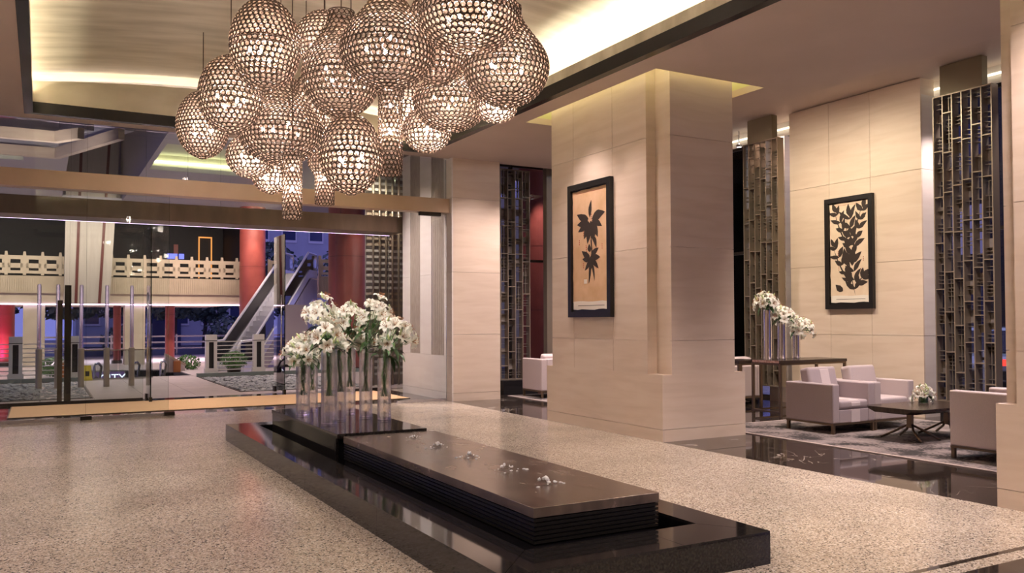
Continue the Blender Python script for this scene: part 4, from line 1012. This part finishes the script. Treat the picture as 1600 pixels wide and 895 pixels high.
def railing(label, posts, y, seed, x_end=None):
    t = thing('railing', label, 'railing', (posts[0], y, 0))
    for x in posts:
        r = x - posts[0]; w = .16
        p = box('post', (r - w, -.09, .0), (r - w + .09, .09, 1.0), M_WHITE, t); box('post', (r + w - .09, -.09, .0), (r + w, .09, 1.0), M_WHITE, t)
        box('post_cap', (r - w, -.095, 1.0), (r + w, .095, 1.22), M_WHITE, t); box('post_groove', (r - w - .002, -.097, 1.03), (r + w + .002, .097, 1.05), M_CONC_DK, t)
        box('post_base', (r - w - .03, -.1, 0), (r + w + .03, .1, .22), M_WHITE, t); box('slot_plate', (r - w + .09, -.03, .22), (r + w - .09, .03, 1.0), M_CONC_DK, t)
    for a, b in zip(posts, posts[1:]):
        for k in range(8): box('rail_bar', (a - posts[0] + .16, -.012, .16 + .12 * k), (b - posts[0] - .16, .012, .185 + .12 * k), M_WHITE, t)
    return t
railing('white bar railing left of the stairwell', [-5.0, -2.8, -.58, .84], 26.62, 1)
railing('white bar railing in front of the escalator foot', [4.46, 5.85, 7.6, 9.4], 26.62, 2)
gb = thing('glass_balustrade', 'clear glass balustrade with top rail around the stairwell', 'balustrade', (1.02, 26.62, 0))
for k in range(2): box('glass_panel', (.92 * k + .01, -.008, .03), (.92 * (k + 1) - .01, .008, .80), M_GLASS_WIN, gb)
box('top_rail', (0, -.025, .80), (1.84, .025, .83), M_SCREEN, gb); box('bottom_rail', (0, -.03, 0), (1.84, .03, .03), M_STEEL, gb)
# stairwell going down with sign
sw = sroot('floor_stairwell', (0, 0, 0), 'sunken stairwell'); box('pit_floor', (.9, 26.95, -1.6), (4.05, 31.25, -1.5), M_CONC_DK, sw)
box('pit_wall', (.9, 26.9, -1.5), (.95, 31.2, -.35), M_CONC, sw); box('pit_wall', (4.0, 26.9, -1.5), (4.05, 31.2, -.35), M_CONC, sw); box('pit_wall', (.95, 31.2, -1.5), (4.0, 31.25, -.03), M_PAVE, sw); box('pit_wall', (.95, 26.93, -1.5), (4.0, 26.99, -.35), M_CONC, sw)
sg = thing('sign', 'violet sign with white CITY lettering in the stairwell', 'sign', (1.84, 29.0, -1.5))
box('sign_board', (-.45, 0, .62), (.45, .06, 1.58), M_SIGN, sg); box('sign_trim', (-.47, -.01, 1.58), (.47, .07, 1.63), M_WHITE, sg)
for x in (-.47, .45): box('sign_trim', (x, -.01, .6), (x + .02, .07, 1.58), M_WHITE, sg)
for x in (-.35, .31): box('sign_post', (x, .01, 0), (x + .04, .05, .62), M_STEEL, sg)
fc = bpy.data.curves.new('lettering', 'FONT'); fc.body = 'CITY'; fc.size = .34; fc.extrude = .008; fc.align_x = 'CENTER'; fc.materials.append(M_SIGNTEXT)
fo = bpy.data.objects.new('lettering', fc); COL.objects.link(fo); fo.parent = sg; fo.rotation_euler = (PI / 2, 0, 0); fo.location = (.12, -.012, 1.27)
bpy.context.view_layer.update(); _me = bpy.data.meshes.new_from_object(fo); _me.materials.clear(); _me.materials.append(M_SIGNTEXT); bpy.data.objects.remove(fo)
link('lettering', _me, sg, (.12, -.012, 1.27), (PI / 2, 0, 0))
ys_ = thing('caution_sign', 'yellow folding caution sign by the stairwell', 'caution sign', (1.14, 26.3, .0))
for s in (-1, 1):
    o = prism('caution_leaf', [(-.13, 0), (.13, 0), (.09, .42), (-.09, .42)], -.006, .006, M_YELLOW, ys_); o.rotation_euler = (s * .22, 0, 0); o.location = (0, s * -.09 if False else -s * .0 + (-.1 if s > 0 else .1) * -1, 0)
    e = box('caution_mark', (-.05, -.009, .12), (.05, -.0065, .26), M_DARKMETAL, o)
for (x, y, lb) in ((1.37, 27.4, 'steel handrail hoop beside the caution sign'), (2.42, 27.6, 'steel handrail hoop left of the open glass door'), (3.2, 27.8, 'steel handrail hoop by the planter wall')):
    h = thing('handrail_hoop', lb, 'handrail', (x, y, -.03)); 
    tube('hoop_tube', [(0, 0, -1.4), (0, 0, .35), (.02, 0, .42), (.12, .1, .44), (.2, .3, .34), (.2, .9, -.05), (.2, 1.5, -.5)], .035, M_STEEL, h, 8); tube('lower_tube', [(0, 0, .12), (.2, .6, -.1), (.2, 1.4, -.62)], .022, M_STEEL, h, 6)
pw = thing('planter_wall', 'sloped stone wall with orange box planter by the stairwell', 'wall', (3.55, 29.6, -.03))
prism('coping', [(0, .62), (.62, .28), (.62, .20), (0, .54)], 0, .3, M_CONC, pw); prism('wall_body', [(.0, 0), (.60, 0), (.60, .20), (0, .54)], .03, .27, M_PAVE, pw); box('planter_box', (.24, -.06, .0), (.46, .02, .36), M_TERRA, pw)
def shrub(name, label, loc, r, h, n, m, pot=None, seed=0, group=None):
    t = thing(name, label, 'shrub', loc, 0, group); rg = random.Random(seed); z0 = 0
    if pot: lathe('pot', [(r * .35, 0), (r * .5, .05), (r * .55, .16), (r * .5, .18)], M_DARKMETAL, t, seg=14); z0 = .16
    bm = bmesh.new()
    for k in range(n):
        a = rg.uniform(0, 2 * PI); u = rg.uniform(-.8, 1); rr = r * math.sqrt(max(.02, 1 - u * u)) * rg.uniform(.6, 1.05)
        c = Vector((rr * math.cos(a), rr * math.sin(a), z0 + h / 2 + u * h / 2)); d = (c - Vector((0, 0, z0 + h * .3))).normalized(); s = r * rg.uniform(.10, .2)
        q = d.orthogonal().normalized(); q = Matrix.Rotation(rg.uniform(0, 2 * PI), 3, d) @ q; w = d.cross(q)
        vs_ = [bm.verts.new(c + q * s * e + w * s * f + d * s * .6 * abs(e)) for e, f in ((-1, 0), (0, -.45), (1, 0), (0, .45))]
        bm.faces.new(vs_)
    o = link('foliage', mesh_bm('foliage', bm, m), t); o['kind'] = 'stuff'
    bs = bmesh.new()
    for k in range(4): tube_bm([(0, 0, z0 - .02), (r * .3 * math.cos(k * 1.6), r * .3 * math.sin(k * 1.6), z0 + h * .6)], max(.01, r * .03), 5, bs)
    sob = link('stems', mesh_bm('stems', bs, M_BARK), t); sob['kind'] = 'stuff'
    return t
shrub('potted_shrub', 'bright green potted shrub in front of the escalator', (5.25, 27.25, 0), .40, .5, 420, M_FOLIAGE_LT, True, 3)
shrub('potted_shrub', 'green bush behind the sloped planter wall', (4.35, 30.5, -.03), .4, .5, 300, M_FOLIAGE_LT, None, 4)
shrub('potted_shrub', 'small leafy bush behind the bar railing at the far left', (.35, 28.6, 0), .45, .55, 300, M_FOLIAGE_LT, None, 5)
pb = thing('planter_box', 'orange planter box behind the left bar railing', 'planter', (.62, 28.0, 0)); box('box_body', (-.18, -.12, 0), (.18, .12, .42), M_TERRA, pb); box('box_rim', (-.2, -.14, .42), (.2, .14, .46), M_CONC, pb)
# clear tubes on plinths
for k, (x, lb) in enumerate(((-.03, 'leftmost clear acrylic tube on a stone stub'), (.37, 'second clear acrylic tube from the left'), (.88, 'middle clear acrylic tube beside the dark post'), (1.45, 'fourth clear acrylic tube from the left'), (2.02, 'rightmost clear acrylic tube near the door leaf'))):
    t = thing('acrylic_tube', lb, 'sculpture', (x, 23.5, 0), 0, 'clear tubes outside the entrance')
    lathe('stub', [(.07, 0), (.07, .95), (.05, .97)], M_CONC, t, seg=12); lathe('tube_body', [(.045, .97), (.045, 2.50), (.03, 2.53)], M_ACRYLIC, t, seg=12)
bp = thing('door_post', 'tall dark flat post beyond the front glass', 'post', (.44, 19.3, 0)); box('post_body', (-.02, -.03, 0), (.10, .03, 2.35), M_DARKMETAL, bp); box('post_body', (-.14, .2, 0), (-.05, .25, 2.05), M_BEAM_DK, bp)
# bronze louvre screen right of the outer doors
lv = thing('louvre_panel', 'bronze louvre wall with vertical tubes right of the outer doors', 'louvre', (7.15, 20.4, 0))
for k in range(7): tube('tube_bar', [(.12 + .17 * k, -.12, 0), (.12 + .17 * k, -.12, 5.9)], .03, M_SCREEN, lv, 8)
for k in range(36): box('louvre_blade', (0, 0, .25 + .155 * k), (1.4, .08, .31 + .155 * k), M_CONC if (k // 7) % 2 else M_WHITE, lv)
box('louvre_back', (0, .12, 0), (1.4, .16, 5.9), M_PIER, lv)
# canopy over the forecourt with lit troughs
TR = [(2.7, 5.3, 22.4, 26.4), (-4.5, -.43, 24.3, 26.5), (3.2, 5.4, 19.9, 21.2)]
SLOT = (.62, 2.56, 18.98, 33.95)
can = structure(holed_plane('ceiling_canopy', -14, 13, 15.62, 36, 6.0, 6.12, TR + [SLOT], M_SOFFIT), 'grey forecourt canopy with lit troughs')
box('facade_header', (-14, 15.60, 4.97), (13.2, 15.64, 6.1), M_SOFFIT, can)
for (a, b, c, d) in TR:
    M_TROUGH = bpy.data.materials.get('trough_plaster') or mat('trough_plaster', (.62, .60, .46), .7)
    box('trough_side', (a - .02, c, 6.12), (a, d, 6.45), M_TROUGH, can); box('trough_side', (b, c, 6.12), (b + .02, d, 6.45), M_TROUGH, can); box('trough_side', (a, d, 6.12), (b, d + .02, 6.45), M_TROUGH, can); box('trough_side', (a, c - .02, 6.12), (b, c, 6.45), M_TROUGH, can)
    box('trough_top', (a - .02, c - .02, 6.45), (b + .02, d + .02, 6.47), M_TROUGH, can); box('light_strip', (a + .05, d - .06, 6.22), (b - .05, d - .02, 6.26), M_LED_SOFT, can); box('light_strip', (a + .05, c + .02, 6.22), (b - .05, c + .06, 6.26), M_LED_SOFT, can)
box('slot_roof', (.3, 18.6, 9.4), (2.9, 36, 9.5), M_SOFFIT, can); box('slot_side', (.58, 18.9, 6.12), (.62, 34.7, 9.4), M_SOFFIT, can); box('slot_side', (2.57, 18.9, 6.12), (2.61, 34.7, 9.4), M_SOFFIT, can); box('slot_back', (.62, 34.72, 6.12), (2.7, 34.8, 9.4), M_SOFFIT, can)
for (ya, xc, xd, yd, za, zb) in ((19.6, .22, .62, 19.02, 5.28, 5.50), (21.9, .25, 1.36, 19.02, 5.34, 5.57)):
    t_ = .14
    prism('canopy_beam', [(-8, ya), (xc, ya), (xd, yd), (xd + .12, yd + .05), (xc + .08, ya + t_), (-8, ya + t_)], za, zb, M_WOODTRIM, can, 'z')
    prism('canopy_beam', [(-8, ya + t_), (xc + .08, ya + t_), (xd + .12, yd + .05), (xd + .3, yd + .12), (xc + .16, ya + t_ + .3), (-8, ya + t_ + .3)], zb - .02, 6.0, M_SOFFIT, can, 'z')
# raked pier
pr = sroot('pillar_raked', (0, 0, 0), 'grey clad raked pier with dark red stripes')
prism('pier_face', [(.72, 2.28), (2.18, 2.28), (2.55, 9.3), (.78, 9.3)], 34.0, 34.7, M_PIER, pr)
for (xa, xb) in ((1.05, 1.22), (1.80, 2.15)):
    prism('pier_stripe', [(xa, 2.28), (xa + .09, 2.28), (xb + .09, 9.3), (xb, 9.3)], 33.97, 34.0, M_REDDK, pr)
# red columns
def redcol(label, x, y, r, z1=6.0, m=M_RED):
    t = sroot('column', (x, y, 0), label); lathe('column_shaft', [(r, .12), (r, z1)], m, t, seg=40); lathe('column_base', [(r + .06, 0), (r + .06, .12), (r, .13)], M_BLACK_GRANITE, t, seg=40)
    for z in (1.9, 3.7): lathe('column_joint', [(r + .003, z), (r + .003, z + .012)], M_REDDK, t, seg=40, cap=False)
    return t
redcol('red stone column left of the escalator', 7.13, 33.5, .48); redcol('wide red stone column right of the escalator', 8.80, 27.0, .62)
redcol('red column behind the far lounge window', 12.50, 21.0, .55, 6.5)
redcol('magenta lit red column at the left edge', -1.15, 36.4, .32, 2.25); redcol('thin red column beneath the balcony', 4.55, 36.6, .18, 2.25)
redcol('violet lit column beside the stone pier', 2.62, 36.6, .14, 2.25)
# building opposite
bl = thing('building', 'dim building opposite with a carved stone balcony over open passage', 'building', (0, 35, 0))
box('floor_slab', (-14, .35, 2.30), (7.05, 9, 3.3), M_CONC, bl)
box('lintel', (-14, 0.05, 2.28), (7.05, .35, 2.66), M_CONC, bl)
pts = [(-14, .35)]; n = 300
for k in range(n):
    x = -14 + 21.05 * k / n; d = 21.05 / n; pts += [(x, -.05), (x + d * .55, -.05), (x + d * .55, -.02), (x + d, -.02)]
pts += [(7.05, .35)]
prism('fluted_fascia', pts, 2.66, 3.28, M_CONC, bl, 'z')
box('light_strip', (-14, .02, 2.245), (7.05, .06, 2.275), M_LED_PURPLE, bl)
for (a, b) in ((-.55, .14), (2.78, 3.48), (-5.2, -4.4)): box('stone_pier', (a, .1, 0), (b, .9, 2.3), M_CONC, bl)
def bal_panel_mesh(w, h):
    bm = bmesh.new()
    def b(x0, x1, z0, z1, y0=-.05, y1=.05): bmesh.ops.create_cube(bm, size=1, matrix=Matrix.Translation(((x0 + x1) / 2, (y0 + y1) / 2, (z0 + z1) / 2)) @ Matrix.Diagonal((x1 - x0, y1 - y0, z1 - z0, 1)))
    b(0, w, h - .14, h); b(0, w, h * .36, h * .60); b(0, w, .06, .16); b(0, .08, .16, h - .14); b(w - .08, w, .16, h - .14)
    return mesh_bm('balustrade_panel', bm, M_CONC)
BP = bal_panel_mesh(.47, .70)
posts = [-1.08 + .565 * k for k in range(-8, 15)]
for x in posts:
    box('balustrade_post', (x - .05, -.06, 3.3), (x + .05, .06, 4.06), M_CONC, bl); box('post_finial', (x - .04, -.05, 4.06), (x + .04, .05, 4.14), M_CONC, bl)
    link('balustrade_panel', BP, bl, (x + .05, 0, 3.3))
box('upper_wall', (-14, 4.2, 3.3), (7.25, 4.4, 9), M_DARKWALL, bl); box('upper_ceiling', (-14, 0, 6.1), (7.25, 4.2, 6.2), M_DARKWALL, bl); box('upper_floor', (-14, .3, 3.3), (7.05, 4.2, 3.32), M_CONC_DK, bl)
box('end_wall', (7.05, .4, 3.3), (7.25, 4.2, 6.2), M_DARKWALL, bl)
for (a, b, c, d) in ((6.02, 6.06, 3.3, 5.28), (6.54, 6.58, 3.3, 5.28), (6.02, 6.58, 5.28, 5.33)): box('door_frame', (a, 4.1, c), (b, 4.2, d), M_ORANGE, bl)
for (a, b) in ((4.75, 5.15), (5.22, 5.42)): box('display', (a, 4.1, 4.33), (b, 4.18, 4.55), M_BLUESCREEN, bl)
box('red_panel', (5.0, 4.12, 4.55), (5.18, 4.18, 4.95), M_RED, bl)
# right part of the balcony beyond the escalator
br = thing('balcony', 'stone balcony with open balustrade right of the escalator head', 'balcony', (0, 35, 0))
pts = [(10.15, .5)]; n = 44
for k in range(n):
    x = 10.15 + 2.8 * k / n; d = 2.8 / n; pts += [(x, -.05), (x + d * .55, -.05), (x + d * .55, -.02), (x + d, -.02)]
pts += [(12.95, .5)]
prism('fluted_fascia', pts, 2.75, 3.5, M_CONC, br, 'z'); box('slab_edge', (10.15, .5, 2.75), (12.95, 6, 3.5), M_CONC, br)
for k in range(6):
    x = 10.2 + .53 * k; box('balustrade_post', (x - .05, -.06, 3.5), (x + .05, .06, 4.35), M_CONC, br); link('balustrade_panel', BP, br, (x + .05, 0, 3.5))
bs_ = thing('balcony', 'small stone balcony corner between red column and escalator', 'balcony', (8.15, 35.2, 0)); box('slab_edge', (-.1, -.1, 2.9), (.7, .8, 3.45), M_CONC, bs_); 
for x in (0, .56): box('balustrade_post', (x - .05, -.06, 3.45), (x + .05, .06, 4.15), M_CONC, bs_)
link('balustrade_panel', BP, bs_, (.05, 0, 3.4))
# escalator
M_ESC = mat('satin_escalator_steel', (0.60, 0.60, 0.64), 0.3, 0.35)
es = thing('escalator', 'steel escalator rising away between the red columns', 'escalator', (5.3, 28.3, 0), math.atan2(6.7, 4.15))
ELn, ER, EW = 7.9, 3.4, 1.0; sl = ER / (ELn - 1.6)
def ez(x): return 0 if x < .8 else (ER if x > ELn - .8 else (x - .8) * sl)
for s in (-1, 1):
    y = s * EW / 2
    prism('skirt', [(-.2, -.02), (.8, -.02), (ELn - .8, ER - .02), (ELn + .3, ER - .02), (ELn + .3, ER + .3), (ELn - .8, ER + .3), (.8, .3), (-.2, .3)], y - .06, y + .06, M_ESC, es)
    prism('glass_side', [(-.3, .3), (.8, .3), (ELn - .8, ER + .3), (ELn + .3, ER + .3), (ELn + .3, ER + .95), (ELn - .8, ER + .95), (.8, .95), (-.3, .95)], y - .01, y + .01, M_GLASS, es)
    hp = [(.2, y, .32), (-.35, y, .36), (-.55, y, .55), (-.55, y, .78), (-.35, y, .97), (.8, y, .99), (ELn - .8, y, ER + .99), (ELn + .3, y, ER + .97), (ELn + .5, y, ER + .75), (ELn + .45, y, ER + .45), (ELn + .2, y, ER + .32)]
    tube('handrail', hp, .045, M_ESC, es, 8)
for k in range(22):
    x = .3 + k * .34; box('step', (x, -EW / 2 + .07, ez(x + .17) - .02), (x + .335, EW / 2 - .07, ez(x + .17) + .16), M_ESC, es)
prism('truss', [(.3, -.03), (.8, -.03), (ELn - .6, ER - .05), (ELn + .3, ER - .05), (ELn + .3, ER - .9), (ELn - .4, ER - .9), (1.9, -.03)], -EW / 2 - .05, EW / 2 + .05, M_PIER, es)
lp = thing('pale_panel_kiosk', 'pale upright panel under the escalator', 'kiosk', (8.0, 30.2, 0)); box('kiosk_body', (-.5, -.1, 0), (.35, .1, 2.2), M_WHITE, lp); box('kiosk_plinth', (-.55, -.15, 0), (.4, .15, .1), M_DARKMETAL, lp)  # plain white upright panel on a dark plinth
# garden, road and houses beyond
rb = thing('road_barrier', 'low blue grey barrier along the road beyond the passage', 'barrier', (-6, 46, 0))
for k in range(3): box('barrier_rail', (0, 0, .25 + .3 * k), (30, .08, .33 + .3 * k), M_STEEL, rb)
for k in range(11): box('barrier_post', (3 * k, -.02, 0), (3 * k + .08, .10, 1.0), M_STEEL, rb)
def tree(label, x, y, h, r, seed):
    t = thing('tree', label, 'tree', (x, y, -.03), 0, 'street trees beyond the passage'); rg = random.Random(seed)
    tube('trunk', [(0, 0, 0), (.1, .05, h * .3), (-.05, .1, h * .6)], .16, M_BARK, t, 7, .07)
    for k in range(5):
        a = k * 1.3; tube('branch', [(0, .05, h * (.3 + .05 * k)), (r * .4 * math.cos(a), r * .4 * math.sin(a), h * .55), (r * .8 * math.cos(a), r * .8 * math.sin(a), h * .75)], .06, M_BARK, t, 5, .02)
    bm = bmesh.new()
    for k in range(1500):
        a = rg.uniform(0, 2 * PI); u = rg.uniform(-.9, 1); rr = r * math.sqrt(max(.05, 1 - u * u)) * rg.uniform(.3, 1.0)
        c = Vector((rr * math.cos(a), rr * math.sin(a), h * .66 + u * h * .36)); s = rg.uniform(.12, .28); d = Vector((rg.gauss(0, 1), rg.gauss(0, 1), rg.gauss(0, 1))).normalized(); q = d.orthogonal().normalized(); w = d.cross(q)
        bm.faces.new([bm.verts.new(c + q * s * e + w * s * f) for e, f in ((-1, 0), (0, -.5), (1, 0), (0, .5))])
    o = link('crown', mesh_bm('crown', bm, M_FOLIAGE), t); o['kind'] = 'stuff'
for k, (x, y, h, r, lb) in enumerate(((1.2, 49.3, 5.5, 2.2, 'dark street tree seen between the left tubes'), (3.8, 55, 6, 2.4, 'dark street tree seen past the middle tubes'), (6.3, 49.3, 5.5, 2.2, 'dark street tree left of the arched house'), (8.8, 55, 5.2, 2.0, 'bare limbed street tree near the red column'), (11.4, 49.3, 6, 2.4, 'street tree beside the escalator foot'), (17.0, 50, 6.5, 2.6, 'street tree below the balcony by the escalator'), (-2.6, 55, 5.5, 2.2, 'street tree beside the magenta column'))):
    tree(lb, x, y, h, r, k)
for k, (x, y, r, h, lb) in enumerate(((8.9, 48.0, 1.2, 1.9, 'round clipped bush in the dusk garden'), (14.2, 47.8, 1.2, 1.3, 'wide low bush by the road barrier'), (3.8, 48.0, 1.1, 1.4, 'dark bush behind the outer door'), (13.2, 40.0, 1.6, 2.6, 'tall green bush below the balcony'))):
    shrub('garden_bush', lb, (x, y, -.03), r, h, 520, M_FOLIAGE, None, 30 + k, 'bushes in the dusk garden')
def house(label, x0, x1, y, z0, z1, nx, nz, arch_at=None, m=M_FACADE):
    t = thing('house', label, 'building', ((x0 + x1) / 2, y, 0)); w = x1 - x0
    box('facade', (-w / 2, 0, 0), (w / 2, 6, z1), m, t); box('cornice', (-w / 2 - .2, -.3, z1 - .5), (w / 2 + .2, 0, z1), m, t)
    for i in range(nx):
        for j in range(nz):
            cx = -w / 2 + w * (i + .5) / nx; zz = z0 + (z1 - z0) * (j + .15) / nz; hh = (z1 - z0) / nz * .6
            f = box('window', (cx - w / nx * .28, -.06, zz), (cx + w / nx * .28, 0, zz + hh), M_WHITE, t); f.name = 'window'
            box('pane', (cx - w / nx * .23, -.08, zz + hh * .06), (cx + w / nx * .23, -.061, zz + hh * .94), M_WINDARK, t)
    return t
hs = house('pale blue house front with tall windows above the escalator', 15.5, 27.5, 75, 7.6, 14, 5, 1)
hs2 = house('low dusk house with an arched doorway behind the trees', 2.0, 13.0, 62, .8, 4.6, 6, 1)
pts = [(-.9, 0), (.9, 0)] + [(.9 * math.cos(PI * k / 12), 1.6 + .9 * math.sin(PI * k / 12)) for k in range(13)]
prism('arch_door', pts, -.12, -.08, M_WINDARK, hs2)
fwl = sroot('wall_sky_block', (0, 0, 0), 'added grey wall blocking the sky behind the lounge window')  # added to block the blue sky behind the far screen
for k in range(9): box('wall_panel', (10.6 + 1.6 * k, 26.0, 0), (10.6 + 1.6 * k + 1.59, 26.25, 5.9), M_PIER, fwl)
light('canopy_fill_spot', 'SPOT', (10.6, 22.5, 5.95), 300, WARM, .3, (10.6, 24, 0), 130, .8)  # added fill spot, no fixture in the canopy
# forecourt lamps, with some spots added only to brighten
light('louvre_fill_spot', 'SPOT', (7.0, 19.5, 5.9), 260, WARM, .1, (7.7, 20.4, 2.0), 80, .8)  # added to brighten the dark louvre panel
for x in (-2.5, 0.0, 3.8): light('timber_fill_uplight', 'SPOT', (x, 18.8, 4.15), 90, PINK, .1, (x, 20.6, 5.9), 110, .9)  # added to lift the dark canopy timber from below
for x in (0.6, 4.6): light('vestibule_fill_spot', 'SPOT', (x, 16.3, 5.9), 420, WARM, .2, (x, 17.4, 0), 62, .8)  # added to brighten the mat and vestibule floor
for (x, y, z, e, c) in ((0.5, 22.0, 5.95, 170, WARM), (6.3, 23.5, 5.95, 170, WARM), (-3.5, 22.0, 5.95, 140, WARM), (2.6, 29.5, 5.95, 330, PINK), (-3, 29.5, 5.95, 200, PINK), (8.0, 30.5, 5.95, 260, PINK)):
    light('canopy_fill_spot', 'SPOT', (x, y, z), e * 2.2, c, .3, (x, y, 0), 120, .7)  # fill added under the canopy, without fixtures
light('column_wash', 'SPOT', (7.0, 32.3, 5.9), 260, (1, .72, .6), .05, (7.1, 33.2, 0), 50, .6)
light('column_wash', 'SPOT', (9.1, 25.6, 5.9), 120, (1, .75, .65), .05, (8.9, 26.6, 0), 50, .6)
light('column_wash', 'SPOT', (12.0, 19.9, 5.9), 420, (1, .75, .65), .05, (12.4, 20.7, 0), 50, .6)
light('passage_lamp', 'AREA', (2, 38.5, 2.25), 420, (1, .78, .9), 14, (2, 38.5, 0), size_y=3)
light('magenta_lamp', 'SPOT', (-1.6, 35.2, .3), 150, (1, .05, .35), .1, (-1.15, 36.4, 1.3), 90)
light('balcony_wash', 'AREA', (1.0, 31.5, 5.7), 200, WARM, 14, (1.0, 35, 3.2), size_y=.3)
# ================================================================== OUTSIDE: street beside the lounge
ws = thing('house', 'dark office block across the street beyond the lounge windows', 'building', (30, 12, 0))
box('facade', (0, -24, 0), (6, 10, 16), M_DARKWALL, ws)
M_OFFWIN = emit('dim_office_window', (.35, .30, .55), .25)
for i in range(12):
    for j in range(5): box('window', (-.05, -23 + 2.7 * i, 1.0 + 3 * j), (0, -23 + 2.7 * i + 1.2, 2.8 + 3 * j), M_OFFWIN if (i * 7 + j * 3) % 4 == 0 else M_WINDARK, ws)
gs = structure(box('ground_street', (13.3, -6, -.3), (60, 19.2, -.06), M_ROAD), 'street beside the lounge')
pvs = sroot('sidewalk', (0, 0, 0), 'grey sidewalk beside the lounge windows')
for i in range(3):
    for j in range(16): box('paving_slab', (13.32 + 1.3 * i, -2 + 1.3 * j, -.06), (13.32 + 1.3 * i + 1.29, -2 + 1.3 * j + 1.29, -.02), M_PAVE, pvs)
def car(label, loc, rz, m):
    t = thing('car', label, 'car', loc, rz)
    pts = [(-2.1, .28), (-2.15, .62), (-1.95, .82), (-1.35, .90), (.75, .92), (1.75, .82), (2.1, .62), (2.12, .28)]
    prism('body', pts, -.85, .85, m, t); prism('cabin', [(-1.55, .90), (-1.0, 1.40), (.25, 1.42), (.95, .92)], -.72, .72, M_CARGLASS, t); prism('roof', [(-1.02, 1.39), (-.95, 1.45), (.2, 1.47), (.3, 1.41)], -.70, .70, m, t)
    for x in (-1.35, 1.35):
        for s in (-1, 1): lathe('wheel', [(.001, -.1), (.31, -.1), (.33, -.06), (.33, .06), (.31, .1), (.001, .1)], M_TYRE, t, (x, s * .78, .33), 20, rot=(PI / 2, 0, 0), cap=False)
    for s in (-1, 1): box('tail_lamp', (-2.16, s * .65 - .16, .62), (-2.02, s * .65 + .16, .76), M_TAIL, t); box('head_lamp', (2.0, s * .6 - .18, .60), (2.13, s * .6 + .18, .72), M_HEAD, t)
    box('bumper', (-2.2, -.8, .3), (-2.1, .8, .5), M_DARKMETAL, t)
    return t
car('silver car with red tail lamps seen past the nearest screen', (20.5, 12.6, -.06), .35, M_CARBODY)
car('pale car glimpsed left of the console table lilies', (20.5, 21.0, -.06), .6, M_CARBODY)
for k, (y, lb) in enumerate(((9.2, 'steel bollard nearer the lounge window edge'), (9.75, 'second steel bollard outside the lounge window'), (8.6, 'steel bollard hidden mostly by the pillar'))):
    b = thing('bollard', lb, 'bollard', (15.6, y, -.02)); lathe('bollard_body', [(.06, 0), (.06, 1.0), (.03, 1.04)], M_STEEL, b, seg=12); lathe('bollard_ring', [(.065, .85), (.065, .9)], M_DARKMETAL, b, seg=12, cap=False)
light('street_lamp_glow', 'POINT', (18, 10, 5.5), 500, (.75, .8, 1), .2)
